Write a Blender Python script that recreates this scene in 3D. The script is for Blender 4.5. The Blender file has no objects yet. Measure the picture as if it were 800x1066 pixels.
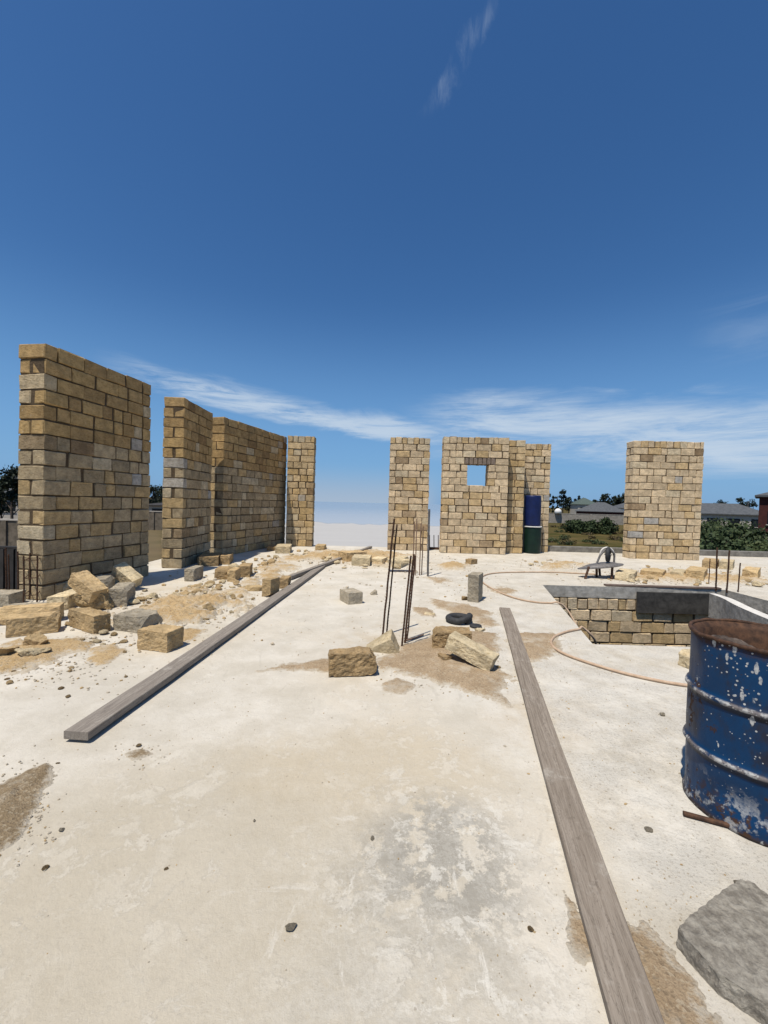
import bpy, bmesh, math, random
from mathutils import Vector, Matrix, noise as mnoise
random.seed(11)
R = math.radians
scene = bpy.context.scene
COL = scene.collection

# ------------------------------------------------------------------ camera
EYE = 1.5; FPX = 440.0; CX, CY = 400.0, 533.0
PITCH = 0.0225; ROLL = 0.027
fw = Vector((0, math.cos(PITCH), -math.sin(PITCH)))
rt0 = Vector((1, 0, 0)); up0 = rt0.cross(fw)
rt = rt0*math.cos(ROLL) + up0*math.sin(ROLL)
up = -rt0*math.sin(ROLL) + up0*math.cos(ROLL)
CAM = Vector((0, 0, EYE))
cd = bpy.data.cameras.new('camera'); cam = bpy.data.objects.new('camera', cd); COL.objects.link(cam)
m = Matrix((rt, up, -fw)).transposed().to_4x4(); m.translation = CAM
cam.matrix_world = m
cd.sensor_fit = 'HORIZONTAL'; cd.sensor_width = 36; cd.lens = 36*FPX/800
cd.clip_end = 6000; cd.clip_start = 0.05
scene.camera = cam

def ray(px, py): return fw + rt*((px-CX)/FPX) - up*((py-CY)/FPX)
def P(px, py, z=0.0):
    d = ray(px, py); t = (z-EYE)/d.z
    return CAM + d*t
def Q(px, py, Y):
    d = ray(px, py); return CAM + d*(Y/d.y)

# ------------------------------------------------------------------ object helpers
def obj(name, bm, mats, parent=None, smooth=False):
    me = bpy.data.meshes.new(name)
    bm.normal_update(); bm.to_mesh(me); bm.free()
    if smooth:
        for p in me.polygons: p.use_smooth = True
    for mm in (mats if isinstance(mats, (list, tuple)) else [mats]): me.materials.append(mm)
    o = bpy.data.objects.new(name, me); COL.objects.link(o)
    if parent: o.parent = parent
    return o
def tag(o, label, cat, group=None, kind=None):
    o['label'] = label; o['category'] = cat
    if group: o['group'] = group
    if kind: o['kind'] = kind
    return o
def struct(name, bm, mats, label=None, cat=None, smooth=False):
    o = obj(name, bm, mats, None, smooth); o['kind'] = 'structure'
    if label: o['label'] = label
    if cat: o['category'] = cat
    return o
def empty(name, loc=(0,0,0), rz=0):
    o = bpy.data.objects.new(name, None); COL.objects.link(o)
    o.location = loc; o.rotation_euler = (0,0,rz); o.empty_display_size = .2
    return o

def add_box(bm, c, d, rot=None, mi=0):
    r = bmesh.ops.create_cube(bm, size=1)
    M = Matrix.Translation(Vector(c)) @ (rot.to_4x4() if rot else Matrix.Identity(4)) @ Matrix.Diagonal((*d, 1))
    bmesh.ops.transform(bm, matrix=M, verts=r['verts'])
    for f in {f for v in r['verts'] for f in v.link_faces}: f.material_index = mi
    return r['verts']
def add_tube(bm, pts, r, n=8, cap=True, mi=0):
    pts = [Vector(p) for p in pts]; rings = []
    rr = r if isinstance(r, (list, tuple)) else [r]*len(pts)
    side = None
    for i, p in enumerate(pts):
        t = (pts[min(i+1, len(pts)-1)] - pts[max(i-1, 0)]).normalized()
        if side is None: side = t.orthogonal().normalized()
        side = (side - t*side.dot(t)).normalized(); b = t.cross(side)
        rings.append([bm.verts.new(p + (side*math.cos(2*math.pi*k/n) + b*math.sin(2*math.pi*k/n))*rr[i]) for k in range(n)])
    for a, b in zip(rings, rings[1:]):
        for k in range(n):
            f = bm.faces.new((a[k], a[(k+1)%n], b[(k+1)%n], b[k])); f.material_index = mi
    if cap:
        for rg in (rings[0][::-1], rings[-1]):
            f = bm.faces.new(rg); f.material_index = mi
def spline(pts, sub=8):
    pts = [Vector(p) for p in pts]; out = []
    for i in range(len(pts)-1):
        p0 = pts[max(i-1,0)]; p1 = pts[i]; p2 = pts[i+1]; p3 = pts[min(i+2,len(pts)-1)]
        for k in range(sub):
            t = k/sub
            out.append(.5*((2*p1)+(p2-p0)*t+(2*p0-5*p1+4*p2-p3)*t*t+(3*p1-p0-3*p2+p3)*t**3))
    out.append(pts[-1]); return out
def lathe(bm, prof, n=64, mi=0):
    rings = [[bm.verts.new((r*math.cos(2*math.pi*k/n), r*math.sin(2*math.pi*k/n), z)) for k in range(n)] for r, z in prof]
    for a, b in zip(rings, rings[1:]):
        for k in range(n):
            f = bm.faces.new((a[k], a[(k+1)%n], b[(k+1)%n], b[k])); f.material_index = mi
    return rings

# ------------------------------------------------------------------ node helpers
class NT:
    def __init__(s, mat): s.t = mat.node_tree; s.n = s.t.nodes; s.l = s.t.links
    def node(s, typ, **kw):
        n = s.n.new(typ)
        for k, v in kw.items(): setattr(n, k, v)
        return n
    def put(s, sock, v):
        if hasattr(v, 'is_output'): s.l.new(v, sock)
        elif v is not None: sock.default_value = v
    def math(s, op, a, b=None, c=None, clamp=False):
        n = s.node('ShaderNodeMath', operation=op, use_clamp=clamp)
        for i, v in enumerate((a, b, c)): s.put(n.inputs[i], v)
        return n.outputs[0]
    def mix(s, f, a, b, mode='MIX'):
        n = s.node('ShaderNodeMix', data_type='RGBA', blend_type=mode)
        def c(v): return (*v, 1) if isinstance(v, (tuple, list)) and len(v) == 3 else v
        s.put(n.inputs[0], f); s.put(n.inputs[6], c(a)); s.put(n.inputs[7], c(b)); return n.outputs[2]
    def noise(s, vec, scale, detail=6, rough=.6, dist=0):
        n = s.node('ShaderNodeTexNoise'); s.put(n.inputs['Vector'], vec)
        n.inputs['Scale'].default_value = scale; n.inputs['Detail'].default_value = detail
        n.inputs['Roughness'].default_value = rough; n.inputs['Distortion'].default_value = dist
        return n.outputs['Fac']
    def voro(s, vec, scale, feature='F1', out='Distance'):
        n = s.node('ShaderNodeTexVoronoi', feature=feature); s.put(n.inputs['Vector'], vec); n.inputs['Scale'].default_value = scale
        return n.outputs[out]
    def ss(s, v, a, b, x=0.0, y=1.0):
        n = s.node('ShaderNodeMapRange', interpolation_type='SMOOTHSTEP'); s.put(n.inputs[0], v)
        n.inputs[1].default_value = a; n.inputs[2].default_value = b; n.inputs[3].default_value = x; n.inputs[4].default_value = y
        return n.outputs[0]
    def mapv(s, vec, sc=(1,1,1), loc=(0,0,0), rot=(0,0,0)):
        n = s.node('ShaderNodeMapping'); s.put(n.inputs[0], vec)
        n.inputs['Scale'].default_value = sc; n.inputs['Location'].default_value = loc; n.inputs['Rotation'].default_value = rot
        return n.outputs[0]
    def coord(s, w='Object'): return s.node('ShaderNodeTexCoord').outputs[w]
    def pos(s): return s.node('ShaderNodeNewGeometry').outputs['Position']
def new_mat(name, rough=.9, spec=.3):
    mt = bpy.data.materials.new(name); mt.use_nodes = True
    nt = NT(mt); b = nt.n['Principled BSDF']
    b.inputs['Roughness'].default_value = rough; b.inputs['Specular IOR Level'].default_value = spec
    return mt, nt, b
def bump(nt, b, h, strength=.5, dist=.01, chain=None):
    n = nt.node('ShaderNodeBump'); n.inputs['Strength'].default_value = strength; n.inputs['Distance'].default_value = dist
    nt.l.new(h, n.inputs['Height'])
    if chain is not None: nt.l.new(chain, n.inputs['Normal'])
    nt.l.new(n.outputs[0], b.inputs['Normal']); return n.outputs[0]

# ------------------------------------------------------------------ materials
def stone_mat(name, base=None, use_attr=False, grain=1.0):
    mt, nt, b = new_mat(name, .95, .1)
    v = nt.coord('Object')
    oi = nt.node('ShaderNodeObjectInfo').outputs['Random']
    if use_attr:
        a = nt.node('ShaderNodeAttribute', attribute_name='tint').outputs['Color']
    else:
        a = nt.mix(oi, tuple(c*.82 for c in base), tuple(min(1, c*1.15) for c in base))
        off = nt.node('ShaderNodeCombineXYZ'); o10 = nt.math('MULTIPLY', oi, 37.0)
        nt.put(off.inputs[0], o10); nt.put(off.inputs[2], o10)
        va = nt.node('ShaderNodeVectorMath', operation='ADD'); nt.put(va.inputs[0], v); nt.l.new(off.outputs[0], va.inputs[1]); v = va.outputs[0]
    n1 = nt.noise(v, 7, 5, .65); n2 = nt.noise(v, 45, 5, .75); n3 = nt.noise(nt.mapv(v, (1,1,3)), 17, 6, .7, .6)
    c = nt.mix(nt.ss(n1, .36, .66), nt.mix(1.0, a, (.84, .82, .78), 'MULTIPLY'), nt.mix(1.0, a, (1.22, 1.18, 1.10), 'MULTIPLY'))
    c = nt.mix(nt.ss(n3, .48, .70, 0, .75), c, nt.mix(1.0, c, (.62, .54, .42), 'MULTIPLY'))
    c = nt.mix(nt.ss(n2, .52, .72, 0, .6), c, nt.mix(1.0, c, (.50, .43, .36), 'MULTIPLY'))
    c = nt.mix(nt.ss(nt.noise(v, 16, 5, .7), .60, .72, 0, .4), c, (.58, .51, .39))
    nt.l.new(c, b.inputs['Base Color'])
    pits = nt.voro(v, 48); h = nt.math('ADD', nt.math('MULTIPLY', n2, .8), nt.math('MULTIPLY', nt.ss(pits, 0, .35), .3))
    h = nt.math('ADD', h, nt.math('ADD', nt.math('MULTIPLY', n1, .9), nt.math('MULTIPLY', n3, -.5)))
    bump(nt, b, h, .85*grain, .02)
    return mt
M_WALL = stone_mat('limestone_masonry', use_attr=True)
M_TAN = stone_mat('limestone_tan', (.47, .35, .20))
M_PALE = stone_mat('limestone_pale', (.56, .475, .325))
M_GREY = stone_mat('limestone_grey', (.34, .305, .245))
M_BROWN = stone_mat('limestone_rough_brown', (.35, .255, .145), grain=1.3)
M_ORANGE = stone_mat('limestone_orange', (.51, .385, .22), grain=1.4)

def mortar_mat():
    mt, nt, b = new_mat('mortar', 1, .05)
    v = nt.coord('Object'); n = nt.noise(v, 30, 5, .7)
    nt.l.new(nt.mix(n, (.05, .036, .023), (.17, .125, .08)), b.inputs['Base Color']); bump(nt, b, n, 1, .02); return mt
M_MORTAR = mortar_mat()

def slab_mat():
    mt, nt, b = new_mat('dusty_concrete', .93, .15)
    v = nt.pos(); sp = nt.node('ShaderNodeSeparateXYZ'); nt.l.new(v, sp.inputs[0]); X, Y = sp.outputs[0], sp.outputs[1]
    def blob(cx, cy, rx, ry, lo=1.0, hi=.35, w=.45):
        dx = nt.math('DIVIDE', nt.math('SUBTRACT', X, cx), rx); dy = nt.math('DIVIDE', nt.math('SUBTRACT', Y, cy), ry)
        d = nt.math('SQRT', nt.math('ADD', nt.math('MULTIPLY', dx, dx), nt.math('MULTIPLY', dy, dy)))
        d = nt.math('ADD', d, nt.math('MULTIPLY', nt.math('SUBTRACT', nt.noise(v, 1.9, 7, .68), .5), 2.2*w))
        return nt.ss(d, lo, hi)
    big = nt.noise(v, .55, 6, .6); mid = nt.noise(v, 2.2, 8, .66); fine = nt.noise(v, 26, 6, .72); vf = nt.noise(v, 140, 3, .7)
    c = nt.mix(nt.ss(mid, .35, .68), (.475, .43, .35), (.59, .545, .465))
    c = nt.mix(nt.ss(big, .46, .64, 0, .55), c, (.49, .42, .31))               # tan dust
    # broad tan film over the foreground
    c = nt.mix(nt.math('MULTIPLY', blob(-.75, 1.55, 1.5, 1.25), .72), c, nt.mix(mid, (.375, .325, .242), (.44, .385, .288)))
    c = nt.mix(nt.math('MULTIPLY', blob(.05, 2.35, 1.15, .62), .62), c, (.45, .38, .27))
    c = nt.mix(nt.math('MULTIPLY', blob(1.15, 2.95, .55, .5), .6), c, (.45, .37, .26))
    # bare grey cement where the dust is worn away
    gcol = nt.mix(fine, (.245, .226, .188), (.335, .308, .258))
    c = nt.mix(nt.math('MULTIPLY', nt.math('MULTIPLY', blob(.28, 1.75, .48, .5, 1.1, .3, .6), nt.ss(nt.noise(v, 8, 12, .74), .44, .49)), .95), c, gcol)
    c = nt.mix(nt.math('MULTIPLY', nt.math('MULTIPLY', blob(.12, 1.2, .55, .42, 1.1, .3, .6), nt.ss(nt.noise(v, 5, 8, .75), .36, .56)), .6), c, nt.mix(mid, (.37,.34,.28), (.44,.405,.34)))
    c = nt.mix(nt.math('MULTIPLY', blob(-1.9, 3.1, 1.1, .9), .35), c, (.43, .395, .33))
    c = nt.mix(nt.math('MULTIPLY', nt.math('MULTIPLY', blob(-.5, 5.2, 1.4, 2.0), nt.ss(nt.noise(v, 3.1, 8, .72), .4, .62)), .5), c, (.47, .435, .37))
    # tan dust round the rubble on the left and beyond the stairwell
    c = nt.mix(nt.math('MULTIPLY', nt.math('MULTIPLY', blob(-3.6, 6.6, 1.7, 1.9, 1.1, .2, .8), nt.ss(nt.noise(v, 4, 7, .72), .38, .6)), .6), c, (.45, .355, .23))
    c = nt.mix(nt.math('MULTIPLY', nt.math('MULTIPLY', blob(-.6, 10.6, 2.4, 1.6, 1.1, .2, .8), nt.ss(nt.noise(v, 3, 7, .72), .38, .6)), .5), c, (.47, .375, .25))
    c = nt.mix(nt.math('MULTIPLY', nt.math('MULTIPLY', blob(5.6, 9.7, 3.4, .9, 1.1, .2, .8), nt.ss(nt.noise(v, 3, 7, .72), .38, .6)), .5), c, (.48, .385, .255))
    c = nt.mix(nt.math('MULTIPLY', nt.math('MULTIPLY', blob(.45, 4.6, 1.3, 1.1, 1.1, .2, .8), nt.ss(nt.noise(v, 3.4, 7, .72), .40, .6)), .55), c, (.44, .355, .24))
    wr = nt.math('MULTIPLY', blob(2.0, 3.6, 1.7, 3.2, 1.1, .5, .5), nt.ss(nt.noise(v, 2.6, 9, .74), .36, .58)); c = nt.mix(nt.math('MULTIPLY', wr, .6), c, (.61, .58, .515))
    wf = nt.math('MULTIPLY', nt.ss(Y, 4.2, 7.5), nt.ss(nt.noise(v, 2.0, 9, .74), .38, .60)); c = nt.mix(nt.math('MULTIPLY', wf, .4), c, (.64, .605, .53))
    # flaking white skim with crisp broken edges
    fz = nt.noise(v, 6.0, 12, .76, .35); reg = nt.ss(nt.math('ADD', big, nt.math('MULTIPLY', nt.math('SUBTRACT', mid, .5), .5)), .42, .58)
    fmask = nt.math('MULTIPLY', nt.ss(fz, .515, .545), nt.math('MULTIPLY_ADD', reg, .75, .12))
    c = nt.mix(nt.math('MULTIPLY', fmask, .36), c, (.62, .58, .50))
    fz2 = nt.noise(nt.mapv(v, (1,1,1), (5,2,0)), 8.5, 12, .76, .3)
    c = nt.mix(nt.math('MULTIPLY', nt.ss(fz2, .55, .58), nt.math('MULTIPLY_ADD', blob(.45, 1.7, .75, 1.0), .55, .06)), c, (.60, .565, .49))
    lace = nt.ss(nt.math('ABSOLUTE', nt.math('SUBTRACT', nt.noise(v, 9, 12, .8, .25), .5)), .05, .0); c = nt.mix(nt.math('MULTIPLY', lace, nt.math('MULTIPLY_ADD', blob(.25, 1.45, .8, .95, 1.2, .3, .6), .14, .03)), c, (.65, .62, .55))
    lac2 = nt.ss(nt.noise(v, 44, 8, .8), .60, .68); c = nt.mix(nt.math('MULTIPLY', lac2, .22), c, (.64, .605, .535))
    st = nt.noise(nt.mapv(v, (1, .32, 1), (3, 1, 0), (0, 0, R(10))), 9, 10, .76, .6)
    c = nt.mix(nt.math('MULTIPLY', nt.ss(st, .585, .66, 0, .6), blob(.2, 1.3, .9, .8, 1.2, .3)), c, (.64, .605, .53))
    st2 = nt.noise(nt.mapv(v, (.3, 1, 1), (9, 4, 0), (0, 0, R(-22))), 7, 10, .76, .8)
    c = nt.mix(nt.ss(st2, .60, .69, 0, .4), c, (.62, .585, .515))
    # dirt flecks and pits
    c = nt.mix(nt.ss(fine, .60, .76, 0, .5), c, (.31, .27, .205))
    c = nt.mix(nt.ss(vf, .58, .76, 0, .5), c, (.29, .25, .195))
    tw = nt.node('ShaderNodeTexWave', wave_type='RINGS', rings_direction='Z'); nt.l.new(nt.mapv(v, (1,1,1), (2.6, -3.4, 0)), tw.inputs[0]); tw.inputs['Scale'].default_value = 2.1; tw.inputs['Distortion'].default_value = 7; tw.inputs['Detail'].default_value = 4; tw.inputs['Detail Scale'].default_value = .9
    trow = nt.math('MULTIPLY', nt.ss(tw.outputs['Fac'], .93, 1.0), nt.ss(nt.noise(v, 1.7, 5, .7), .5, .66)); c = nt.mix(nt.math('MULTIPLY', trow, .35), c, (.36, .325, .265))
    rough_r = nt.math('MULTIPLY', nt.ss(X, .8, 1.35), nt.ss(nt.noise(v, 3.2, 6, .7), .36, .6))
    pz = nt.noise(v, 62, 6, .8); c = nt.mix(nt.math('MULTIPLY', nt.ss(pz, .52, .63), nt.math('MULTIPLY_ADD', rough_r, .6, .16)), c, (.27, .235, .185))
    fl = nt.voro(v, 16); fm = nt.ss(nt.noise(v, 1.3, 4, .6), .42, .6)
    c = nt.mix(nt.math('MULTIPLY', nt.ss(fl, .10, .05), nt.math('MULTIPLY', fm, .7)), c, (.26, .215, .165))
    nt.l.new(c, b.inputs['Base Color'])
    h = nt.math('ADD', nt.math('MULTIPLY', mid, .9), nt.math('ADD', nt.math('MULTIPLY', fine, .25), nt.math('MULTIPLY', vf, .06)))
    h = nt.math('ADD', h, nt.math('ADD', nt.math('MULTIPLY', fmask, .05), nt.math('MULTIPLY', nt.math('MULTIPLY', pz, nt.math('MULTIPLY_ADD', rough_r, .8, .10)), 1.0)))
    bump(nt, b, h, .6, .03)
    return mt
M_SLAB = slab_mat()
def simple_mat(name, c1, c2, scale=12, rough=.9, bs=.4, bd=.01, metallic=0, spec=.3, stretch=(1,1,1)):
    mt, nt, b = new_mat(name, rough, spec); b.inputs['Metallic'].default_value = metallic
    v = nt.mapv(nt.coord('Object'), stretch); n = nt.noise(v, scale, 7, .68)
    nt.l.new(nt.mix(nt.ss(n, .3, .7), c1, c2), b.inputs['Base Color'])
    if bs: bump(nt, b, n, bs, bd)
    return mt
M_CONC = simple_mat('grey_concrete', (.27, .25, .215), (.47, .44, .385), 9, .95, .6, .02)
M_KERB = simple_mat('weathered_kerb', (.13, .12, .105), (.24, .225, .195), 5, .95, .6, .02)
M_CONC_PALE = simple_mat('pale_concrete', (.52, .49, .44), (.68, .65, .59), 9, .95, .5, .02)
M_FORM = simple_mat('dark_formwork', (.025, .023, .021), (.075, .07, .062), 5, .8, .4, .02)
M_RUST = simple_mat('rusty_steel', (.045, .026, .018), (.12, .062, .035), 30, .8, .5, .003, .3)
M_RUSTPALE = simple_mat('dusty_rusty_steel', (.16, .10, .07), (.30, .20, .14), 30, .9, .5, .003, .1)
M_RUSTDUST = simple_mat('rust_flakes', (.035, .025, .02), (.15, .12, .10), 14, .95, .9, .02)
M_STEEL = simple_mat('dull_grey_steel', (.12, .11, .105), (.25, .235, .22), 20, .6, .3, .004, .5)
M_RUBBER = simple_mat('black_rubber', (.022, .022, .023), (.05, .05, .05), 40, .7, .3, .003)
M_HOSE = simple_mat('tan_hose', (.40, .275, .18), (.52, .385, .27), 14, .7, .2, .003)
M_PLASTIC_BLUE = simple_mat('blue_plastic', (.004, .010, .05), (.006, .016, .085), 4, .45, .1, .005)  # base colour darkened to carry the wall's shade on the barrel
M_PLASTIC_GREEN = simple_mat('green_plastic', (.002, .012, .008), (.004, .022, .013), 4, .5, .1, .005)  # also darkened to hold the wall's shade in its colour
M_WHITEP = simple_mat('white_paint', (.62, .61, .58), (.78, .77, .74), 5, .8, .1, .01)
M_LUMP = simple_mat('grey_mortar_lump', (.15, .132, .106), (.34, .31, .255), 26, .95, .9, .02)

def sand_mat(name, c1, c2, c3):
    mt, nt, b = new_mat(name, 1, .05); v = nt.pos()
    n = nt.noise(v, 5, 7, .7); g = nt.noise(v, 150, 4, .85); w = nt.node('ShaderNodeTexVoronoi'); nt.l.new(v, w.inputs['Vector']); w.inputs['Scale'].default_value = 95; w.inputs['Randomness'].default_value = 1
    c = nt.mix(nt.ss(n, .3, .7), c1, c2); c = nt.mix(nt.ss(g, .42, .68, 0, .8), c, c3)
    sp = nt.node('ShaderNodeSeparateColor'); nt.l.new(w.outputs['Color'], sp.inputs[0])
    c = nt.mix(nt.ss(sp.outputs[0], .82, .88, 0, .35), c, (.56, .48, .35)); c = nt.mix(nt.ss(sp.outputs[1], .84, .9, 0, .5), c, (.17, .125, .08))
    c = nt.mix(nt.ss(nt.noise(v, 2.3, 6, .7), .52, .66, 0, .55), c, (.54, .485, .39))
    th = nt.node('ShaderNodeAttribute', attribute_name='thick').outputs['Fac']
    tn = nt.math('ADD', th, nt.math('MULTIPLY', nt.math('SUBTRACT', nt.noise(v, 34, 6, .78), .5), 2.6))
    c = nt.mix(nt.ss(tn, .75, -.1, 0, .88), c, nt.mix(n, (.49, .43, .335), (.56, .505, .41)))
    nt.l.new(c, b.inputs['Base Color'])
    h = nt.math('ADD', nt.math('MULTIPLY', g, .7), nt.math('ADD', nt.math('MULTIPLY', w.outputs['Distance'], .4), nt.math('MULTIPLY', n, 1.2))); bump(nt, b, h, .9, .012); return mt
M_SAND = sand_mat('gravelly_sand', (.345, .255, .16), (.45, .34, .22), (.25, .175, .105))
M_SANDG = sand_mat('coarse_sand', (.25, .185, .11), (.34, .26, .165), (.16, .115, .065))
M_SANDO = sand_mat('limestone_crumbs', (.43, .295, .145), (.54, .40, .225), (.30, .19, .085))

def wood_mat(name, c1, c2):
    mt, nt, b = new_mat(name, .85, .2); v = nt.coord('Object')
    vs = nt.mapv(v, (1, .045, 1)); n1 = nt.noise(vs, 26, 7, .72, 2.0); n2 = nt.noise(nt.mapv(v, (1, .015, 1)), 150, 4, .75)
    n4 = nt.noise(nt.mapv(v, (1, .10, 1)), 13, 5, .6, 3.5)
    c = nt.mix(nt.ss(n1, .32, .68), c1, c2)
    c = nt.mix(nt.ss(nt.math('ABSOLUTE', nt.math('SUBTRACT', nt.math('FRACT', nt.math('MULTIPLY', n4, 7.0)), .5)), .10, .0, 0, .6), c, tuple(x*.5 for x in c1))
    c = nt.mix(nt.ss(n2, .52, .70, 0, .55), c, tuple(x*.55 for x in c1))
    kn = nt.voro(nt.mapv(v, (1, .42, .2)), 3.4); c = nt.mix(nt.ss(kn, .10, .05, 0, .75), c, tuple(x*.42 for x in c1))
    c = nt.mix(nt.ss(nt.noise(v, 5, 7, .75), .54, .70, 0, .55), c, (.40, .365, .31))   # cement dust
    nt.l.new(c, b.inputs['Base Color'])
    bump(nt, b, nt.math('ADD', nt.math('MULTIPLY', n1, .8), nt.math('MULTIPLY', n2, .5)), .6, .006); return mt
M_WOOD = wood_mat('weathered_grey_plank', (.185, .15, .115), (.30, .255, .205))
M_WOOD2 = wood_mat('grey_board', (.19, .162, .135), (.295, .26, .218))
M_WOODBR = wood_mat('dark_brown_plank', (.10, .07, .055), (.17, .125, .10))

def drum_mat():
    mt, nt, b = new_mat('chipped_blue_paint', .5, .22); v = nt.coord('Object')
    sp = nt.node('ShaderNodeSeparateXYZ'); nt.l.new(v, sp.inputs[0]); Z = sp.outputs[2]
    n1 = nt.noise(v, 5, 7, .68); n2 = nt.noise(v, 22, 6, .7)
    blue = nt.mix(n1, (.0015, .019, .060), (.003, .046, .128))
    rustc = nt.mix(n2, (.016, .010, .008), (.075, .036, .019))
    n5 = nt.noise(v, 9, 8, .72, .4)
    rmask = nt.math('MAXIMUM', nt.ss(nt.math('ADD', n5, nt.math('MULTIPLY', n2, .35)), .775, .81), nt.ss(nt.math('ADD', Z, nt.math('MULTIPLY', n2, .12)), .875, .935))
    low = nt.ss(nt.math('ADD', Z, nt.math('MULTIPLY', n1, .35)), .38, .2)
    rmask = nt.math('MAXIMUM', rmask, nt.math('MULTIPLY', low, nt.ss(n2, .50, .60)))
    grime = nt.ss(nt.noise(nt.mapv(v, (1,1,.6), (4,1,2)), 4.5, 7, .7), .47, .66)
    blue = nt.mix(nt.math('MULTIPLY', grime, .75), blue, nt.mix(n2, (.010, .010, .012), (.035, .024, .018)))
    c = nt.mix(rmask, blue, rustc)
    drip = nt.voro(nt.mapv(nt.mapv(v, (1, 1, .34)), (1,1,1), (2,5,1)), 27); dm = nt.noise(v, 5, 5, .65)
    rad = nt.math('MULTIPLY', nt.ss(dm, .40, .68), .31)
    sm = nt.ss(nt.math('SUBTRACT', nt.math('ADD', drip, nt.math('MULTIPLY', nt.noise(v, 60, 4, .7), .22)), rad), .10, .04)
    spl = nt.voro(v, 44); sm = nt.math('MAXIMUM', sm, nt.ss(nt.math('SUBTRACT', spl, nt.math('MULTIPLY', nt.ss(dm, .38, .66), .24)), .03, -.02))
    lowp = nt.math('MULTIPLY', nt.ss(nt.math('ADD', Z, nt.math('MULTIPLY', n1, .25)), .36, .2), nt.ss(nt.noise(v, 17, 5, .6), .53, .60))
    sm = nt.math('MAXIMUM', sm, nt.math('MULTIPLY', lowp, .6))
    # chipped along the hoops, with the shade under them painted dark
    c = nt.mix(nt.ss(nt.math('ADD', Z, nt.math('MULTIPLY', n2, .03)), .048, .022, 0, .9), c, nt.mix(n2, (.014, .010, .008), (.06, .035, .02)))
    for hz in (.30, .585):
        und = nt.ss(nt.math('ABSOLUTE', nt.math('SUBTRACT', Z, hz-.022)), .020, .008); c = nt.mix(nt.math('MULTIPLY', und, .7), c, (.012, .010, .010))  # underside shade put in as a dark band below each hoop
        ring = nt.ss(nt.math('ABSOLUTE', nt.math('SUBTRACT', Z, hz)), .016, .006)
        c = nt.mix(nt.math('MULTIPLY', ring, nt.ss(n2, .38, .5)), c, nt.mix(n2, (.05, .04, .05), (.30, .27, .25)))
        sm = nt.math('MAXIMUM', sm, nt.math('MULTIPLY', ring, nt.ss(nt.noise(v, 14, 4, .7), .52, .58)))
    c = nt.mix(nt.math('MULTIPLY', sm, nt.ss(nt.noise(v, 70, 3, .7), .3, .62, .35, .9)), c, nt.mix(n2, (.36, .36, .34), (.60, .59, .56)))
    nt.l.new(c, b.inputs['Base Color'])
    rr = nt.math('MULTIPLY_ADD', nt.math('MAXIMUM', rmask, sm), .4, .45); nt.l.new(rr, b.inputs['Roughness'])
    h = nt.math('ADD', nt.math('MULTIPLY', sm, .35), nt.math('MULTIPLY', n2, .35)); h = nt.math('ADD', h, nt.math('MULTIPLY', nt.noise(v, 2.2, 2, .5), 2.0))
    bump(nt, b, h, .5, .008); return mt
M_DRUM = drum_mat()

def leaf_mat(name, c1, c2):
    mt, nt, b = new_mat(name, .7, .25); v = nt.pos()
    nt.l.new(nt.mix(nt.ss(nt.noise(v, .9, 4, .7), .3, .7), c1, c2), b.inputs['Base Color']); return mt
M_PINE = leaf_mat('dark_needles', (.010, .016, .009), (.026, .036, .018))
M_BUSH = leaf_mat('bush_leaves', (.018, .032, .012), (.055, .078, .028))
M_HEDGE = leaf_mat('hedge_leaves', (.026, .042, .016), (.085, .105, .038))
M_SCRUB = leaf_mat('dry_scrub', (.07, .06, .022), (.14, .105, .045))
M_BARK = simple_mat('bark', (.05, .04, .03), (.12, .09, .07), 6, .95, .6, .03)

def ground_mat():
    mt, nt, b = new_mat('dry_field', 1, .02); v = nt.pos()
    sp = nt.node('ShaderNodeSeparateXYZ'); nt.l.new(v, sp.inputs[0]); X, Y = sp.outputs[0], sp.outputs[1]
    n1 = nt.noise(v, .09, 7, .65); n2 = nt.noise(nt.mapv(v, (.25, 1, 1)), .35, 7, .7); n3 = nt.noise(v, 2.5, 5, .75)
    g = nt.mix(nt.ss(n2, .36, .62), (.050, .050, .014), (.115, .085, .036))
    tf = nt.voro(nt.mapv(v, (.7,1,1)), .55)
    g = nt.mix(nt.math('MULTIPLY', nt.ss(tf, .5, .2), .6), g, (.036, .042, .012))
    g = nt.mix(nt.ss(n1, .5, .66, 0, .7), g, (.085, .048, .024)); g = nt.mix(nt.ss(n3, .5, .75, 0, .5), g, (.05, .045, .014))
    # washed-out haze painted as pale ground in the middle, between two bearings
    ang = nt.math('ADD', nt.math('ARCTAN2', X, Y), nt.math('MULTIPLY', nt.math('SUBTRACT', nt.noise(v, .05, 5, .6), .5), .05))
    pm = nt.math('MULTIPLY', nt.ss(ang, -.26, -.22), nt.ss(ang, .17, .145))
    c = nt.mix(pm, g, nt.mix(n2, (.37, .36, .345), (.44, .43, .41)))
    bm_ = nt.ss(ang, -.45, -.5); c = nt.mix(nt.math('MULTIPLY', bm_, .8), c, nt.mix(n2, (.105, .083, .052), (.19, .145, .085)))
    nt.l.new(c, b.inputs['Base Color']); bump(nt, b, n3, .8, .1); return mt
M_GROUND = ground_mat()

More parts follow.
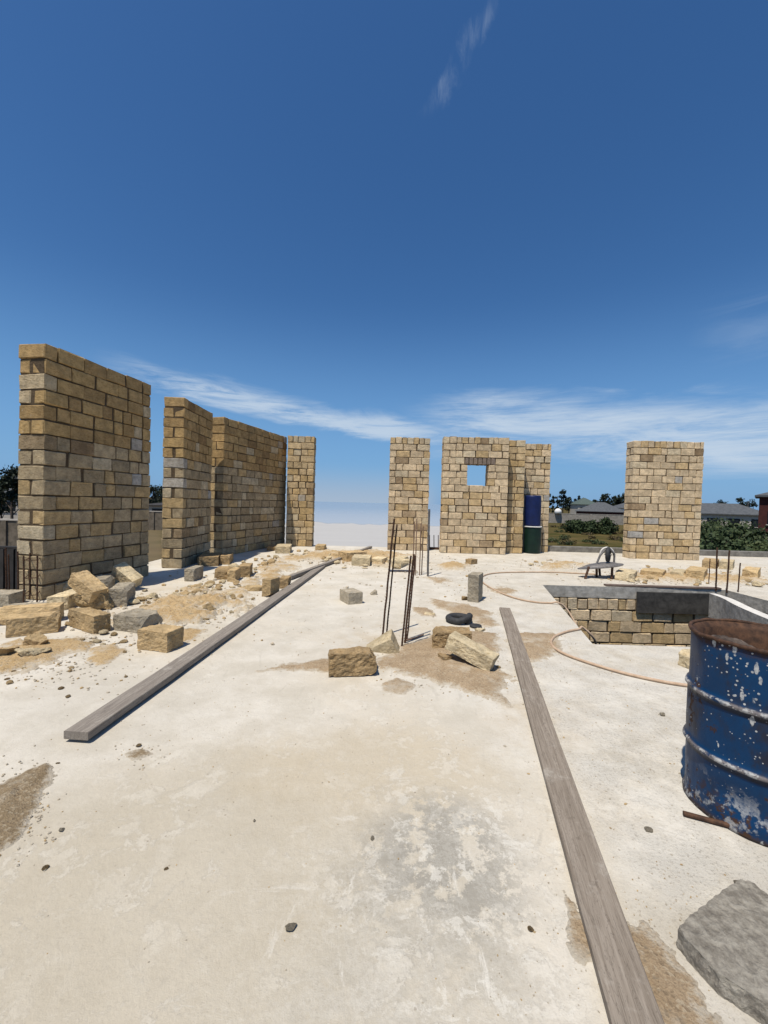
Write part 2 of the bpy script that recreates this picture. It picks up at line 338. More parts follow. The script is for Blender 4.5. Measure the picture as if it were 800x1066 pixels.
def sea_mat():
    mt, nt, b = new_mat('sea_with_painted_haze', .22, .5); v = nt.pos()
    n = nt.noise(nt.mapv(v, (.12, .5, 1)), .5, 6, .65); ln = nt.node('ShaderNodeVectorMath', operation='LENGTH'); nt.l.new(v, ln.inputs[0])
    dd = nt.math('ADD', nt.math('LOGARITHM', ln.outputs['Value'], 2.718), nt.math('MULTIPLY', nt.math('SUBTRACT', n, .5), .5))
    c = nt.mix(nt.ss(dd, 4.45, 6.0), nt.mix(n, (.40, .395, .38), (.44, .435, .42)), nt.mix(n, (.235, .285, .335), (.28, .32, .36)))   # haze put into the water colour, paler towards the shore
    nt.l.new(c, b.inputs['Base Color'])
    bump(nt, b, nt.noise(nt.mapv(v, (.3, 1, 1)), .9, 5, .6), .3, .15); return mt
M_SEA = sea_mat()
# ------------------------------------------------------------------ setting: ground and slab
GZ = -3.3
bm = bmesh.new()
w4 = P(561.5, 606.5); w1 = P(617, 671)
wx0a, wya = w4.x, w4.y
HOLE_Y0 = P(665, 672).y; HOLE_Y1 = P(640, 611).y
HX0n = P(615, 669).x; HX0f = P(561.5, 607).x; HX1 = 6.6
# the ground: one sheet with a 0.9 m undulation far out
bmesh.ops.create_grid(bm, x_segments=60, y_segments=60, size=3000)
for v in bm.verts: v.co.z = GZ
struct('ground', bm, M_GROUND)
bm = bmesh.new(); NA = 60; rr_ = []
for i in range(NA+1):
    a = -.24 + .375*i/NA; sh = 92 + 14*mnoise.fractal(Vector((a*9, 3, 0)), 1, 2, 4)
    rr_.append([bm.verts.new((q*math.sin(a), q*math.cos(a), GZ+.012)) for q in (sh, 140, 300, 900, 2985)])
for a_, b_ in zip(rr_, rr_[1:]):
    for q in range(4): bm.faces.new((a_[q], b_[q], b_[q+1], a_[q+1]))
bmesh.ops.recalc_face_normals(bm, faces=bm.faces[:])
struct('haze_sea', bm, M_SEA)  # water added so the painted haze fades evenly to the horizon
SX0, SX1, SY0, SY1 = -5.32, 13.5, -3.0, 14.2
def ring_sheet(bm, z, flip=False):
    o = [(SX0,SY0),(SX1,SY0),(SX1,SY1),(SX0,SY1)]; h = [(HX0n,HOLE_Y0),(HX1,HOLE_Y0),(HX1,HOLE_Y1),(HX0f,HOLE_Y1)]
    ov = [bm.verts.new((x,y,z)) for x,y in o]; hv = [bm.verts.new((x,y,z)) for x,y in h]
    for i in range(4):
        q = (ov[i], ov[(i+1)%4], hv[(i+1)%4], hv[i]); bm.faces.new(q[::-1] if flip else q)
    return ov, hv
bm = bmesh.new(); to, th = ring_sheet(bm, 0.0); bo, bh = ring_sheet(bm, -.22, True)
for i in range(4):
    j = (i+1)%4
    f = bm.faces.new((to[j], to[i], bo[i], bo[j])); f.material_index = 1
    f = bm.faces.new((th[i], th[j], bh[j], bh[i])); f.material_index = 1
struct('concrete_floor', bm, [M_SLAB, M_CONC])
kb = bmesh.new(); xk0 = Q(572, 577, 14).x
add_box(kb, ((xk0+SX1)/2, SY1+.16, -.03), (SX1-xk0, .3, .40))
bmesh.ops.bevel(kb, geom=kb.edges[:], offset=.02, segments=1)
tag(obj('edge_kerb', kb, M_KERB), 'low grey concrete kerb along the far right edge of the floor', 'kerb')

# ------------------------------------------------------------------ masonry walls
CH = .2106
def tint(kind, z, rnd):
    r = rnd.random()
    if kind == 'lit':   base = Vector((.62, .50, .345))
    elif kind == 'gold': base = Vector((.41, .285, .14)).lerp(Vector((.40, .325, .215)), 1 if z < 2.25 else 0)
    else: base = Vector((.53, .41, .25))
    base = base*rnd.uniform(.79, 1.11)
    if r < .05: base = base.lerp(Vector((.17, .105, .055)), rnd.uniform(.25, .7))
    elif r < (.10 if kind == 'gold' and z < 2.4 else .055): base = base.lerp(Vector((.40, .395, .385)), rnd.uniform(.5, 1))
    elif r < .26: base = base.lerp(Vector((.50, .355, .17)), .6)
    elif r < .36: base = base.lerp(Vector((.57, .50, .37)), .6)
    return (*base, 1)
def chamfer_block(bm, lay, x0, x1, y0, y1, z0, z1, col, rnd, c=.008):
    v = add_box(bm, ((x0+x1)/2, (y0+y1)/2, (z0+z1)/2), (max(.03,x1-x0), max(.03,y1-y0), max(.03,z1-z0)))
    es = list({e for w in v for e in w.link_edges})
    r = bmesh.ops.bevel(bm, geom=es, offset=c*rnd.uniform(.7, 1.5), segments=1, affect='EDGES', clamp_overlap=True)
    fs = {f for w in r['verts'] for f in w.link_faces}
    for w in r['verts']:
        w.co += Vector((rnd.uniform(-1,1), rnd.uniform(-1,1), rnd.uniform(-1,1)))*.0085
    for f in fs:
        f.material_index = 0
        for lp in f.loops: lp[lay] = col
def wall_mesh(L, T, courses, kind, seed, hole=None, ragged=0):
    """local: u along x 0..L, thickness y 0..T, z up; alternate header / stretcher bond of sawn blocks"""
    rnd = random.Random(seed); bm = bmesh.new(); lay = bm.loops.layers.float_color.new('tint')
    def run(a, b, k, z0, z1):
        j = .0105*rnd.uniform(.7, 1.3)
        # split a..b into blocks
        cuts = [a]; odd = (k % 2 == 0)
        if odd and b-a > .5: cuts.append(a+.205)
        end = b-.205 if (odd and b-a > .75) else b
        while end - cuts[-1] > .62:
            cuts.append(cuts[-1] + (rnd.uniform(.17, .24) if rnd.random() < .2 else rnd.uniform(.38, .45)))
        rem = end - cuts[-1]
        if rem > .46: cuts.append(cuts[-1] + rem*rnd.uniform(.4, .6))
        if end - cuts[-1] > .01: cuts.append(end)
        if cuts[-1] < b-.01: cuts.append(b)
        for p, q in zip(cuts, cuts[1:]):
            if q-p < .03: continue
            if q-p > .3 and q < b-.02 and rnd.random() < .14: q -= rnd.uniform(.015, .035)
            d0 = rnd.uniform(-.008, .008); d1 = rnd.uniform(-.008, .008)
            top = z1 - j + rnd.uniform(-.006, .003)
            if q-p < .28 or T < .25:                     # a header runs through
                chamfer_block(bm, lay, p+j, q-j, d0, T+d1, z0+j*.6, top, tint(kind, z0, rnd), rnd)
            else:
                m_ = T/2 + rnd.uniform(-.015, .015); g = rnd.uniform(.012, .035)
                chamfer_block(bm, lay, p+j*rnd.uniform(.5,1.6), q-j, d0, m_-g, z0+j*.6, top, tint(kind, z0, rnd), rnd)
                chamfer_block(bm, lay, p+j, q-j*rnd.uniform(.5,1.6), m_+g, T+d1, z0+j*.6, top, tint(kind, z0, rnd), rnd)
    for k in range(courses):
        z0 = k*CH; z1 = z0+CH
        if k == courses-1 and kind != 'gold' and not ragged:      # top course: short blocks on end
            a = 0
            while a < L-.05:
                w_ = min(L-a, rnd.uniform(.15, .24)); w_ = L-a if L-a-w_ < .1 else w_
                chamfer_block(bm, lay, a+.011, a+w_-.011, 0, T, z0+.008, z1-.008+rnd.uniform(-.012,.006), tint(kind, z0, rnd), rnd); a += w_
            continue
        if hole and hole[2]-.01 < z0 < hole[3]-.05:
            run(0, hole[0], k, z0, z1); run(hole[1], L, k, z0, z1)
        elif hole and abs(z0-hole[3]) < .02:             # soldier course over the opening
            run(0, hole[0]-.1, k, z0, z1); a = hole[0]-.1
            while a < hole[1]+.09:
                chamfer_block(bm, lay, a+.012, a+.135-.012, 0, T, z0+.008, z1-.01, (.24,.195,.165,1), rnd); a += .135
            run(a, L, k, z0, z1)
        else: run(0, L, k, z0, z1)
    # mortar core
    n0 = len(bm.faces); s = .02; H = courses*CH
    def core(x0, x1, z0, z1): add_box(bm, ((x0+x1)/2, T/2, (z0+z1)/2), (x1-x0, T-2*s, z1-z0), mi=1)
    if hole:
        core(s, hole[0]-s, .003, H-s); core(hole[1]+s, L-s, .003, H-s)
        core(hole[0]-s+.001, hole[1]+s-.001, .004, hole[2]-s); core(hole[0]-s+.001, hole[1]+s-.001, hole[3]+s, H-s-.001)
    else: core(s, L-s, .003, H-s)
    return bm
def wall(name, p0, p1, T, kind, seed, label, courses=17, hole=None, z=0, side=1):
    """p0->p1 is the visible bottom edge; thickness extends to the left of the direction for side=1"""
    d = (p1-p0); L = d.length; a = math.atan2(d.y, d.x)
    bm = wall_mesh(L, T, courses, kind, seed, hole)
    if side < 0: bmesh.ops.transform(bm, matrix=Matrix.Translation((0, -T, 0)), verts=bm.verts[:])
    o = obj(name, bm, [M_WALL, M_MORTAR]); o.location = (p0.x, p0.y, z); o.rotation_euler = (0,0,a)
    return tag(o, label, 'block wall', 'unfinished limestone block walls standing on the floor')
# left row: these walls run away from the camera; their right faces are seen
a0, a1 = P(43.5, 625.5), P(155, 599.5)
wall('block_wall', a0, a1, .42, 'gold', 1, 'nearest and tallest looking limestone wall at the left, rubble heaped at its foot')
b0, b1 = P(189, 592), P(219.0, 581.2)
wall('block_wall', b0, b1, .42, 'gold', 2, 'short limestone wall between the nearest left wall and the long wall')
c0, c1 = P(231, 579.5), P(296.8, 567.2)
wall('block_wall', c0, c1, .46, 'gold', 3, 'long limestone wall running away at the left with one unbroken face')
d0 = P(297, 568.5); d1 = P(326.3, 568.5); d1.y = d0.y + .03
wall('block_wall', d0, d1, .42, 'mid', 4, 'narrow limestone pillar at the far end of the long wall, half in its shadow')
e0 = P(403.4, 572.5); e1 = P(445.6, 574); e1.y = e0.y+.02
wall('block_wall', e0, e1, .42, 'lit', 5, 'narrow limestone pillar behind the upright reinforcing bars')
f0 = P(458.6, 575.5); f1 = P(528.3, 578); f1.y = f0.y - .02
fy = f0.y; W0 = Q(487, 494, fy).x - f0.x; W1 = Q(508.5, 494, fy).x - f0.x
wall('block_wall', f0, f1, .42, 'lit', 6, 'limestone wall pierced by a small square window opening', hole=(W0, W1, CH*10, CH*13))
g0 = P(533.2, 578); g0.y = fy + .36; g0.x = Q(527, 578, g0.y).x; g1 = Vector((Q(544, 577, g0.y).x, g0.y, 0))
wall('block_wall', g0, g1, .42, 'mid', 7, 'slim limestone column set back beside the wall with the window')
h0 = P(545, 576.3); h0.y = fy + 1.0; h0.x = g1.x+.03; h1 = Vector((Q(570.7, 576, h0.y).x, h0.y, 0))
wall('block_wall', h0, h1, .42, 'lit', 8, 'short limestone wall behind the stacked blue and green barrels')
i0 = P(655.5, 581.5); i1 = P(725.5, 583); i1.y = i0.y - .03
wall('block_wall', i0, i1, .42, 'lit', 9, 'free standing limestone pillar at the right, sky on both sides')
# masonry under the floor in the stairwell
s0 = Vector((HX0f-.1, HOLE_Y1-.012, 0)); s1 = Vector((HX1+.3, HOLE_Y1-.012, 0))
o = wall('stairwell_wall', s0, s1, .42, 'lit', 10, 'limestone wall going down inside the stairwell opening below the floor edge', courses=14, z=-.235-14*CH)
o['group'] = ''; del o['group']
bm = bmesh.new(); pl = Q(663, 620, HOLE_Y1-.03).x; pr = Q(741, 625, HOLE_Y1-.03).x
zt = Q(700, 616, HOLE_Y1).z; zb = Q(700, 637.5, HOLE_Y1).z
add_box(bm, ((pl+pr)/2, HOLE_Y1-.05, (zt+zb)/2-.01), (pr-pl, .044, zt-zb)); bmesh.ops.bevel(bm, geom=bm.edges[:], offset=.006, segments=1)
tag(obj('formwork_panel', bm, M_FORM), 'black formwork panel against the stairwell edge under the thin plank', 'formwork')

# curved concrete stair wall at right of stairwell
pth = [P(742, 618.5), P(757, 623.5), P(773, 631.5), P(790, 639), P(812, 648), P(845, 661)]
pth = spline(pth, 5); bm = bmesh.new(); rows = []
for i, p in enumerate(pth):
    t = (pth[min(i+1,len(pth)-1)]-pth[max(i-1,0)]).normalized(); nrm = Vector((t.y, -t.x, 0)); wd = .05 + .03*min(1, i/8)
    zt = .012 - .0*i
    rows.append([bm.verts.new(p + nrm*(-wd) + Vector((0,0,zt))), bm.verts.new(p + nrm*wd + Vector((0,0,zt))), bm.verts.new(p + nrm*wd + Vector((0,0,-.42))), bm.verts.new(p - nrm*wd + Vector((0,0,-.42)))])
for a, b_ in zip(rows, rows[1:]):
    for k in range(4):
        f = bm.faces.new((a[k], b_[k], b_[(k+1)%4], a[(k+1)%4])); f.material_index = 1 if k == 0 else 0
bm.faces.new(rows[0]); bm.faces.new(rows[-1][::-1]); bmesh.ops.recalc_face_normals(bm, faces=bm.faces[:])
tag(obj('stair_wall', bm, [M_CONC, M_CONC_PALE]), 'curved grey concrete stair wall with a white top edge, rising behind the drum', 'stair wall')
bm = bmesh.new(); add_box(bm, (pr+.5+1.4, HOLE_Y1-.75, -.34), (2.8, 1.4, .16)); bmesh.ops.bevel(bm, geom=bm.edges[:], offset=.01, segments=1)
tag(obj('stair_landing', bm, M_CONC), 'dark grey concrete landing sunk just below the floor behind the curved stair wall', 'landing')

# ------------------------------------------------------------------ loose blocks
def stone_block_mesh(name, L, W, H, seed, mat, rough=.012, cuts=2, big=0.0):
    rnd = random.Random(seed); bm = bmesh.new(); bmesh.ops.create_cube(bm, size=1)
    bmesh.ops.transform(bm, matrix=Matrix.Diagonal((L, W, H, 1)), verts=bm.verts[:])
    for k in range(cuts):
        sx, sy, sz = rnd.choice((-1,1)), rnd.choice((-1,1)), rnd.choice((-1,1,1))
        n = Vector((sx*rnd.uniform(.2,1), sy*rnd.uniform(.2,1), sz*rnd.uniform(.2,1)))
        if rnd.random() < .5: n[rnd.randrange(3)] *= .05
        n.normalize(); corner = Vector((sx*L/2, sy*W/2, sz*H/2)); dep = rnd.uniform(.02, .05) + big*rnd.uniform(.3, 1)
        r = bmesh.ops.bisect_plane(bm, geom=bm.verts[:]+bm.edges[:]+bm.faces[:], plane_co=corner - n*dep, plane_no=n, clear_outer=True)
        ed = [g for g in r['geom_cut'] if isinstance(g, bmesh.types.BMEdge)]
        if ed: bmesh.ops.contextual_create(bm, geom=ed)
    bmesh.ops.bevel(bm, geom=bm.edges[:], offset=.005, segments=1, clamp_overlap=True)
    bmesh.ops.triangulate(bm, faces=[f for f in bm.faces if len(f.verts) > 4])
    for it in range(4):
        le = [e for e in bm.edges if e.calc_length() > max(.022, L*.055)]
        if not le: break
        bmesh.ops.subdivide_edges(bm, edges=le, cuts=1, use_grid_fill=False)
        bmesh.ops.triangulate(bm, faces=[f for f in bm.faces if len(f.verts) > 4])
    bm.normal_update(); o3 = Vector((seed*3.7, seed*1.3, 0))
    for v in bm.verts:
        n1 = mnoise.fractal(v.co*17 + o3, .8, 2.0, 5); n2 = mnoise.noise(v.co*42 + o3)
        v.co += v.normal*(n1*rough*.62 + n2*rough*.3)
    zmin = min(v.co.z for v in bm.verts)
    for v in bm.verts: v.co.z -= zmin
    return bm
GB = 'loose limestone blocks lying on the floor'
seedc = [100]
def put_block(cx, L, W, H, yaw, mat, label, z=0.0, rot=(0,0), rough=.012, cuts=2, big=0, name='stone_block', cat='stone block', group=GB):
    seedc[0] += 1
    bm = stone_block_mesh(name, L, W, H, seedc[0], mat, rough, cuts, big)
    if rot != (0,0):
        bmesh.ops.transform(bm, matrix=Matrix.Rotation(rot[0],4,'X') @ Matrix.Rotation(rot[1],4,'Y'), verts=bm.verts[:])
        zm = min(v.co.z for v in bm.verts)
        for v in bm.verts: v.co.z -= zm
    for v in bm.verts: v.co.z -= .004
    o = obj(name, bm, mat); o.location = (cx.x, cx.y, z); o.rotation_euler = (0,0,yaw)
    return tag(o, label, cat, group)
def blk(l, c, r, H, mat, label, maxW=None, **kw):
    A, B, C = P(*l), P(*c), P(*r)
    e1 = B-A; e2 = C-B
    if e1.length >= e2.length:
        u = e1.normalized(); L = e1.length; w = Vector((-u.y, u.x, 0)); W = max(.08, abs(e2.dot(w)))
    else:
        w = e2.normalized(); W = e2.length; u = Vector((w.y, -w.x, 0)); L = max(.08, abs(e1.dot(u)))
    if maxW: W = min(W, maxW); 
    ctr = B - u*L/2 + w*W/2
    return put_block(ctr, L, W, H, math.atan2(u.y, u.x), mat, label, **kw)
def mid(px, py, z=0): return P(px, py, z)

blk((143,676),(174,680),(190,672), .19, M_TAN, 'golden tan block nearest the long left plank, lying alone in front of the heap', cuts=1)
blk((71,652),(97.5,661),(111,655.5), .19, M_TAN, 'thick weathered block with a dark crack across its front, mid left heap', cuts=2, rough=.016)
blk((6,664.5),(60.5,658.5),(67,650), .185, M_TAN, 'long brown block lying at the front of the left heap near the photo edge', cuts=1, maxW=.22)
blk((-4,652),(62,647),(69,642), .18, M_TAN, 'long block behind and parallel to the front left block', cuts=2, maxW=.2)
put_block(mid(34,634.5), .5, .16, .07, R(8), M_GREY, 'flat broken stone slab lying at the foot of the starter bars by the nearest wall', big=.03)
blk((57,632.5),(68.5,635.5),(96,624), .17, M_PALE, 'yellowish block carrying a tilted block on top of it', cuts=1)
put_block(P(89,620,.17), .42, .21, .18, R(-18), M_TAN, 'tilted block resting on the yellowish block in the left heap', z=.11, rot=(R(4), R(31)), cuts=0)
put_block(mid(63,619), .26, .2, .2, R(10), M_PALE, 'pale rounded chunk tucked behind the yellowish block', big=.05, cuts=4)
blk((101,618),(113,621),(120,614), .25, M_GREY, 'grey block standing behind the heap against the nearest wall')
blk((116.5,629.5),(132,631.5),(141,623), .24, M_GREY, 'grey block with a bright pale top, end on, right side of the left heap', cuts=1)
put_block(P(131,613), .42, .2, .18, R(-20), M_PALE, 'tilted pale block leaning over the grey blocks at the right of the heap', z=.015, rot=(R(14), R(33)), cuts=0)
put_block(mid(101,633), .46, .26, .2, R(14), M_ORANGE, 'rough orange broken stone in the middle of the left heap', big=.08, cuts=5, rough=.03)
blk((118,656),(147,660),(164,651), .17, M_GREY, 'grey block with sandy wedge shaped top beside the golden tan block', cuts=3, big=.05)
put_block(mid(134,600), .3, .12, .32, R(70), M_BROWN, 'triangular dark stone leaning on the foot of the nearest wall', big=.12, cuts=4)
put_block(mid(36,683), .27, .2, .075, R(12), M_PALE, 'flat pale stone flake in front of the long brown block', big=.05, cuts=4, rough=.02)
put_block(mid(41,674), .22, .16, .11, R(-15), M_TAN, 'tan broken stone just behind the flat pale flake', big=.05, cuts=4, rough=.02)
put_block(mid(3,684), .2, .16, .12, R(30), M_ORANGE, 'orange broken stone cut by the left edge of the photo', big=.05, cuts=4, rough=.02)
put_block(mid(4,629), .34, .3, .16, R(5), M_GREY, 'grey block at the left photo edge beyond the long blocks', cuts=1)
blk((195,604),(201.5,605.5),(211.7,601), .22, M_GREY, 'short squarish grey block standing alone in front of the second wall', cuts=1)
blk((224,603),(239,603.5),(243,599), .18, M_BROWN, 'dark brown block at the left of the trio beside the long wall')
blk((240,603.5),(245,605.8),(250.5,602), .20, M_TAN, 'small block in the middle of the trio beside the long wall', cuts=3)
blk((249,600),(260,601),(263,597), .21, M_BROWN, 'brown block at the right of the trio beside the long wall')
blk((275.7,620),(281.7,622),(291,618.5), .27, M_TAN, 'upright tan block standing beside the left plank', cuts=2)
blk((291,612.5),(300,613),(303,609.5), .17, M_BROWN, 'dark block just behind the upright tan block by the plank', cuts=1)
put_block(mid(268,614), .36, .24, .06, R(5), M_ORANGE, 'thin reddish flat stone left of the upright tan block', big=.04, cuts=3)
blk((207,588.5),(227,589.5),(231,584), .2, M_BROWN, 'shaded block lying against the base of the second wall', cuts=1)
blk((229,588),(239,588),(243,584), .2, M_BROWN, 'shaded block where the second wall meets the long wall', cuts=2)
blk((287,575.7),(302,576.3),(304,573), .19, M_PALE, 'pale block near the foot of the far pillar by the long wall', cuts=1)
blk((277,574),(287,573.5),(290,571), .12, M_BROWN, 'dark low block in shadow at the end of the long wall')
blk((327,573.7),(337.5,573.2),(340,571), .14, M_ORANGE, 'small orange block right of the far left pillar', cuts=3)
blk((366,589),(385,589.5),(387,585.5), .19, M_PALE, 'pale yellow block lying in the middle of the far rubble', cuts=1)
blk((361,585),(383,583.5),(387,580.5), .22, M_TAN, 'tan block right behind the pale yellow block in the far rubble')
blk((409,590),(417.5,591.5),(425.5,587.5), .2, M_PALE, 'pale block in the far rubble next to the tall bars', cuts=1)
put_block(P(418,586,.19), .6, .3, .06, R(3), M_PALE, 'thin flat stone slab lying on top of the pale block next to the bars', z=.2, big=.03)
blk((386,587),(398,588),(404,585), .13, M_PALE, 'low whitish stone between the pale yellow block and the tall bars', cuts=3)
blk((353.7,624.7),(363,629.8),(376,627.5), .17, M_GREY, 'grey concrete block standing alone on the clean floor', cuts=0, rough=.005)
put_block(mid(389,619), .09, .08, .075, R(20), M_GREY, 'tiny grey cube right of the lone grey block', cuts=2)
put_block(P(367,700), .41, .2, .19, R(8), M_BROWN, 'large rough dark brown block in the centre foreground', cuts=4, big=.015, rough=.017)
# wedge
bm = bmesh.new(); A, B = P(379,678), P(416.5,682); u = (B-A); L = u.length; u.normalize(); w = Vector((-u.y,u.x,0))
tri = [A, B, A+u*L*.74+Vector((0,0,.15))]
f_ = [bm.verts.new(p) for p in tri]; g_ = [bm.verts.new(p + w*.2 - u*.03 + Vector((0,0,.05 if p.z > .1 else 0))) for p in tri]
bm.faces.new(f_[::-1]); bm.faces.new(g_)
for k in range(3): bm.faces.new((f_[k], f_[(k+1)%3], g_[(k+1)%3], g_[k]))
bmesh.ops.recalc_face_normals(bm, faces=bm.faces[:]); bmesh.ops.bevel(bm, geom=bm.edges[:], offset=.008, segments=1)
bmesh.ops.triangulate(bm, faces=bm.faces[:])
for k in range(3): bmesh.ops.subdivide_edges(bm, edges=[e for e in bm.edges if e.calc_length() > .04], cuts=1); bmesh.ops.triangulate(bm, faces=bm.faces[:])
for v in bm.verts: v.co += v.normal*mnoise.fractal(v.co*14,1,2,4)*.008; v.co.z -= .004
tag(obj('stone_block', bm, M_PALE), 'pale triangular wedge of stone at the foot of the tall bars', 'stone block', GB)
blk((451,677.5),(491,679.5),(494,672), .18, M_BROWN, 'brown block carrying the leaning pale block, right of the bars', cuts=3, rough=.02, maxW=.22)
put_block(P(488,692), .46, .17, .14, R(-33), M_PALE, 'long pale block leaning down from the brown block towards the right plank', z=.0, rot=(0, R(17)), cuts=2, rough=.012)
blk((487,626),(498,627.5),(502.5,623.5), .42, M_GREY, 'tall grey block standing on end left of the hose loop', cuts=2)
blk((713,603.5),(733,605),(737,600), .2, M_ORANGE, 'golden block lying beyond the stairwell, left of the four short bars', cuts=1)
blk((731,591),(747,592.5),(749,589), .19, M_TAN, 'left block of the pair behind the four short bars', cuts=1)
blk((748.5,592.5),(763,593.5),(765,590), .19, M_PALE, 'right block of the pair behind the four short bars', cuts=1)
blk((773,602),(789,604),(792,600), .2, M_ORANGE, 'tan block right of the four short bars', cuts=2)
blk((640,604),(660,606),(664,601), .16, M_PALE, 'pale broken block in the rubble right beside the wheelbarrow', cuts=4, big=.04)
blk((664,601.5),(690,602.5),(694,598.5), .13, M_ORANGE, 'tan flat block in the rubble between wheelbarrow and golden block', cuts=4, big=.04)
blk((696,600),(712,601.5),(715,598), .11, M_PALE, 'low pale block touching the left end of the golden block', cuts=4, big=.03)
put_block(P(721,694), .2, .12, .15, R(15), M_PALE, 'yellowish block half hidden behind the big blue drum', cuts=2)
put_block(P(466,688), .15, .1, .06, R(20), M_BROWN, 'small brown stone under the leaning pale block', cuts=4, big=.03)
put_block(P(484.5,624.5), .11, .09, .06, R(0), M_BROWN, 'small brown stone left of the tall grey standing block', cuts=4, big=.02)
put_block(P(502,657), .15, .09, .025, R(30), M_PALE, 'thin pale flake right of the black rubber disc', cuts=3, big=.02)
put_block(P(447,641), .14, .1, .03, R(-20), M_PALE, 'thin pale flake left of the coiled rubber hose', cuts=3, big=.02)
put_block(P(490,587), .3, .2, .12, R(40), M_BROWN, 'brown lump of rubble in front of the wall with the window', cuts=4, big=.05)
# grey lump lower right
out = [P(*p) for p in [(704,984),(722,966),(742,949),(768,929),(783,931),(812,955),(850,1010),(842,1085),(800,1072),(772,1052),(748,1036),(724,1010)]]
bm = bmesh.new(); ctr = sum(out, Vector())/len(out)
t_ = [bm.verts.new(Vector((p.x, p.y, .062)) + (ctr-p)*.04) for p in out]; b_ = [bm.verts.new(Vector((p.x, p.y, -.006))) for p in out]
bm.faces.new(t_); 
for k in range(len(out)): bm.faces.new((b_[k], b_[(k+1)%len(out)], t_[(k+1)%len(out)], t_[k]))
bmesh.ops.recalc_face_normals(bm, faces=bm.faces[:]); bmesh.ops.bevel(bm, geom=[e for e in bm.edges if all(v.co.z > .05 for v in e.verts)], offset=.009, segments=2)
for k in range(6):
    bmesh.ops.triangulate(bm, faces=bm.faces[:]); le = [e for e in bm.edges if e.calc_length() > .016]
    if not le: break
    bmesh.ops.subdivide_edges(bm, edges=le, cuts=1)
bmesh.ops.triangulate(bm, faces=bm.faces[:]); bm.normal_update()
for v in bm.verts:
    q = v.co
    if q.z > .0: v.co = q + v.normal*(mnoise.fractal(q*7, 1, 2, 4)*.006 + mnoise.fractal(q*45, .7, 2, 4)*.0045)
o = obj('mortar_lump', bm, M_LUMP)
tag(o, 'big flat dark grey slab of hardened mortar in the bottom right corner', 'stone slab')

# ------------------------------------------------------------------ stone chips (things, shared meshes)
def rock_mesh(seed, flat=.55):
    rnd = random.Random(seed); bm = bmesh.new(); bmesh.ops.create_icosphere(bm, subdivisions=2, radius=.5)
    for k in range(7):
        n = Vector((rnd.gauss(0,1), rnd.gauss(0,1), rnd.gauss(0,1))).normalized()
        for v in bm.verts:
            d = v.co.dot(n) - rnd.uniform(.22, .34)
            if d > 0: v.co -= n*d
    for v in bm.verts: v.co.z *= flat; v.co += v.co.normalized()*mnoise.noise(v.co*5+Vector((seed,0,0)))*.06
    z = min(v.co.z for v in bm.verts)
    for v in bm.verts: v.co.z -= z + .02
    return bm
CHM = {}
def chip_mesh(k, mat):
    key = (k, mat.name)
    if key not in CHM:
        me = bpy.data.meshes.new('stone_chip'); b_ = rock_mesh(500+k, .35+.09*(k%4)); b_.to_mesh(me); b_.free(); me.materials.append(mat); CHM[key] = me
    return CHM[key]
rc = random.Random(5)
def in_hole(p): return p.y > HOLE_Y0-.05 and p.y < HOLE_Y1+.05 and p.x > HX0n + (HX0f-HX0n)*(p.y-HOLE_Y0)/(HOLE_Y1-HOLE_Y0) - .08 and p.x < HX1
CHIPS = []; EXTRA = []
def chip(px, py, wpx, mat, label, group, z=0):
    p = P(px, py, z)
    if in_hole(p): return
    size = max(.02, wpx*(p.y)/FPX)
    CHIPS.append((wpx + (100 if group.startswith('single') else 0), p, size, rc.randrange(8), mat, rc.uniform(.6, .9), rc.uniform(.6, 1.0), rc.uniform(0, 6.28), label, group))
def cluster(n, pts, spread, wr, mats, label, group, z=0):
    for i in range(n):
        a, b_ = rc.choice(pts); sx, sy = spread
        chip(a + rc.gauss(0, sx), b_ + rc.gauss(0, sy), rc.uniform(*wr)*(1 if rc.random() < .75 else 1.5), rc.choice(mats), label, group, z)
T3 = [M_TAN, M_ORANGE, M_PALE]
cluster(46, [(150,633),(165,628),(185,622),(200,618),(215,625),(228,640),(200,640),(240,618),(250,612)], (12, 4), (3.5, 9), T3, 'small broken limestone chip in the rubble right of the left heap', 'chips between the left heap and the long plank')
cluster(22, [(150,630),(170,626),(190,620),(205,616),(232,622),(185,636),(222,632)], (9, 3), (8, 15), T3, 'larger flat limestone flake in the rubble right of the left heap', 'large flakes between the left heap and the long plank')
cluster(24, [(262,600),(280,592),(300,588),(270,583),(320,580),(245,625)], (11, 3), (3, 7), T3, 'small limestone chip scattered near the foot of the long wall', 'chips near the long wall')
cluster(30, [(75,668),(100,668),(125,664),(60,645),(112,660),(30,690),(135,668)], (10, 3.5), (3, 9), T3, 'small limestone chip packed around the front of the left heap', 'chips around the left heap blocks')
cluster(26, [(150,640),(175,632),(195,626),(215,620),(160,650),(205,640)], (12, 4), (6, 13), T3, 'angular limestone lump in the rubble right of the left heap', 'lumps between the left heap and the long plank')
YL = [M_ORANGE, M_PALE, M_PALE, M_TAN]
cluster(34, [(252,592),(268,588),(285,584),(305,579),(322,577),(240,597),(262,596)], (9, 2.2), (5, 10), YL, 'flat yellow limestone flake lying along the foot of the long wall', 'flat flakes along the long wall')
cluster(26, [(170,612),(188,610),(215,611),(232,609),(160,618)], (10, 2.5), (5, 10), YL, 'flat yellow limestone flake lying before the second wall', 'flat flakes before the second wall')
cluster(24, [(345,583),(355,579),(395,581),(375,590),(330,581)], (10, 2.2), (4, 9), YL, 'flat pale flake in the far rubble around the pale yellow block', 'flat flakes around the pale yellow block')
cluster(26, [(655,600),(672,604),(685,597),(706,601),(722,610),(756,606),(780,608)], (8, 2), (4, 10), YL, 'flat yellow flake in the rubble strip beyond the stairwell', 'flat flakes beyond the stairwell')
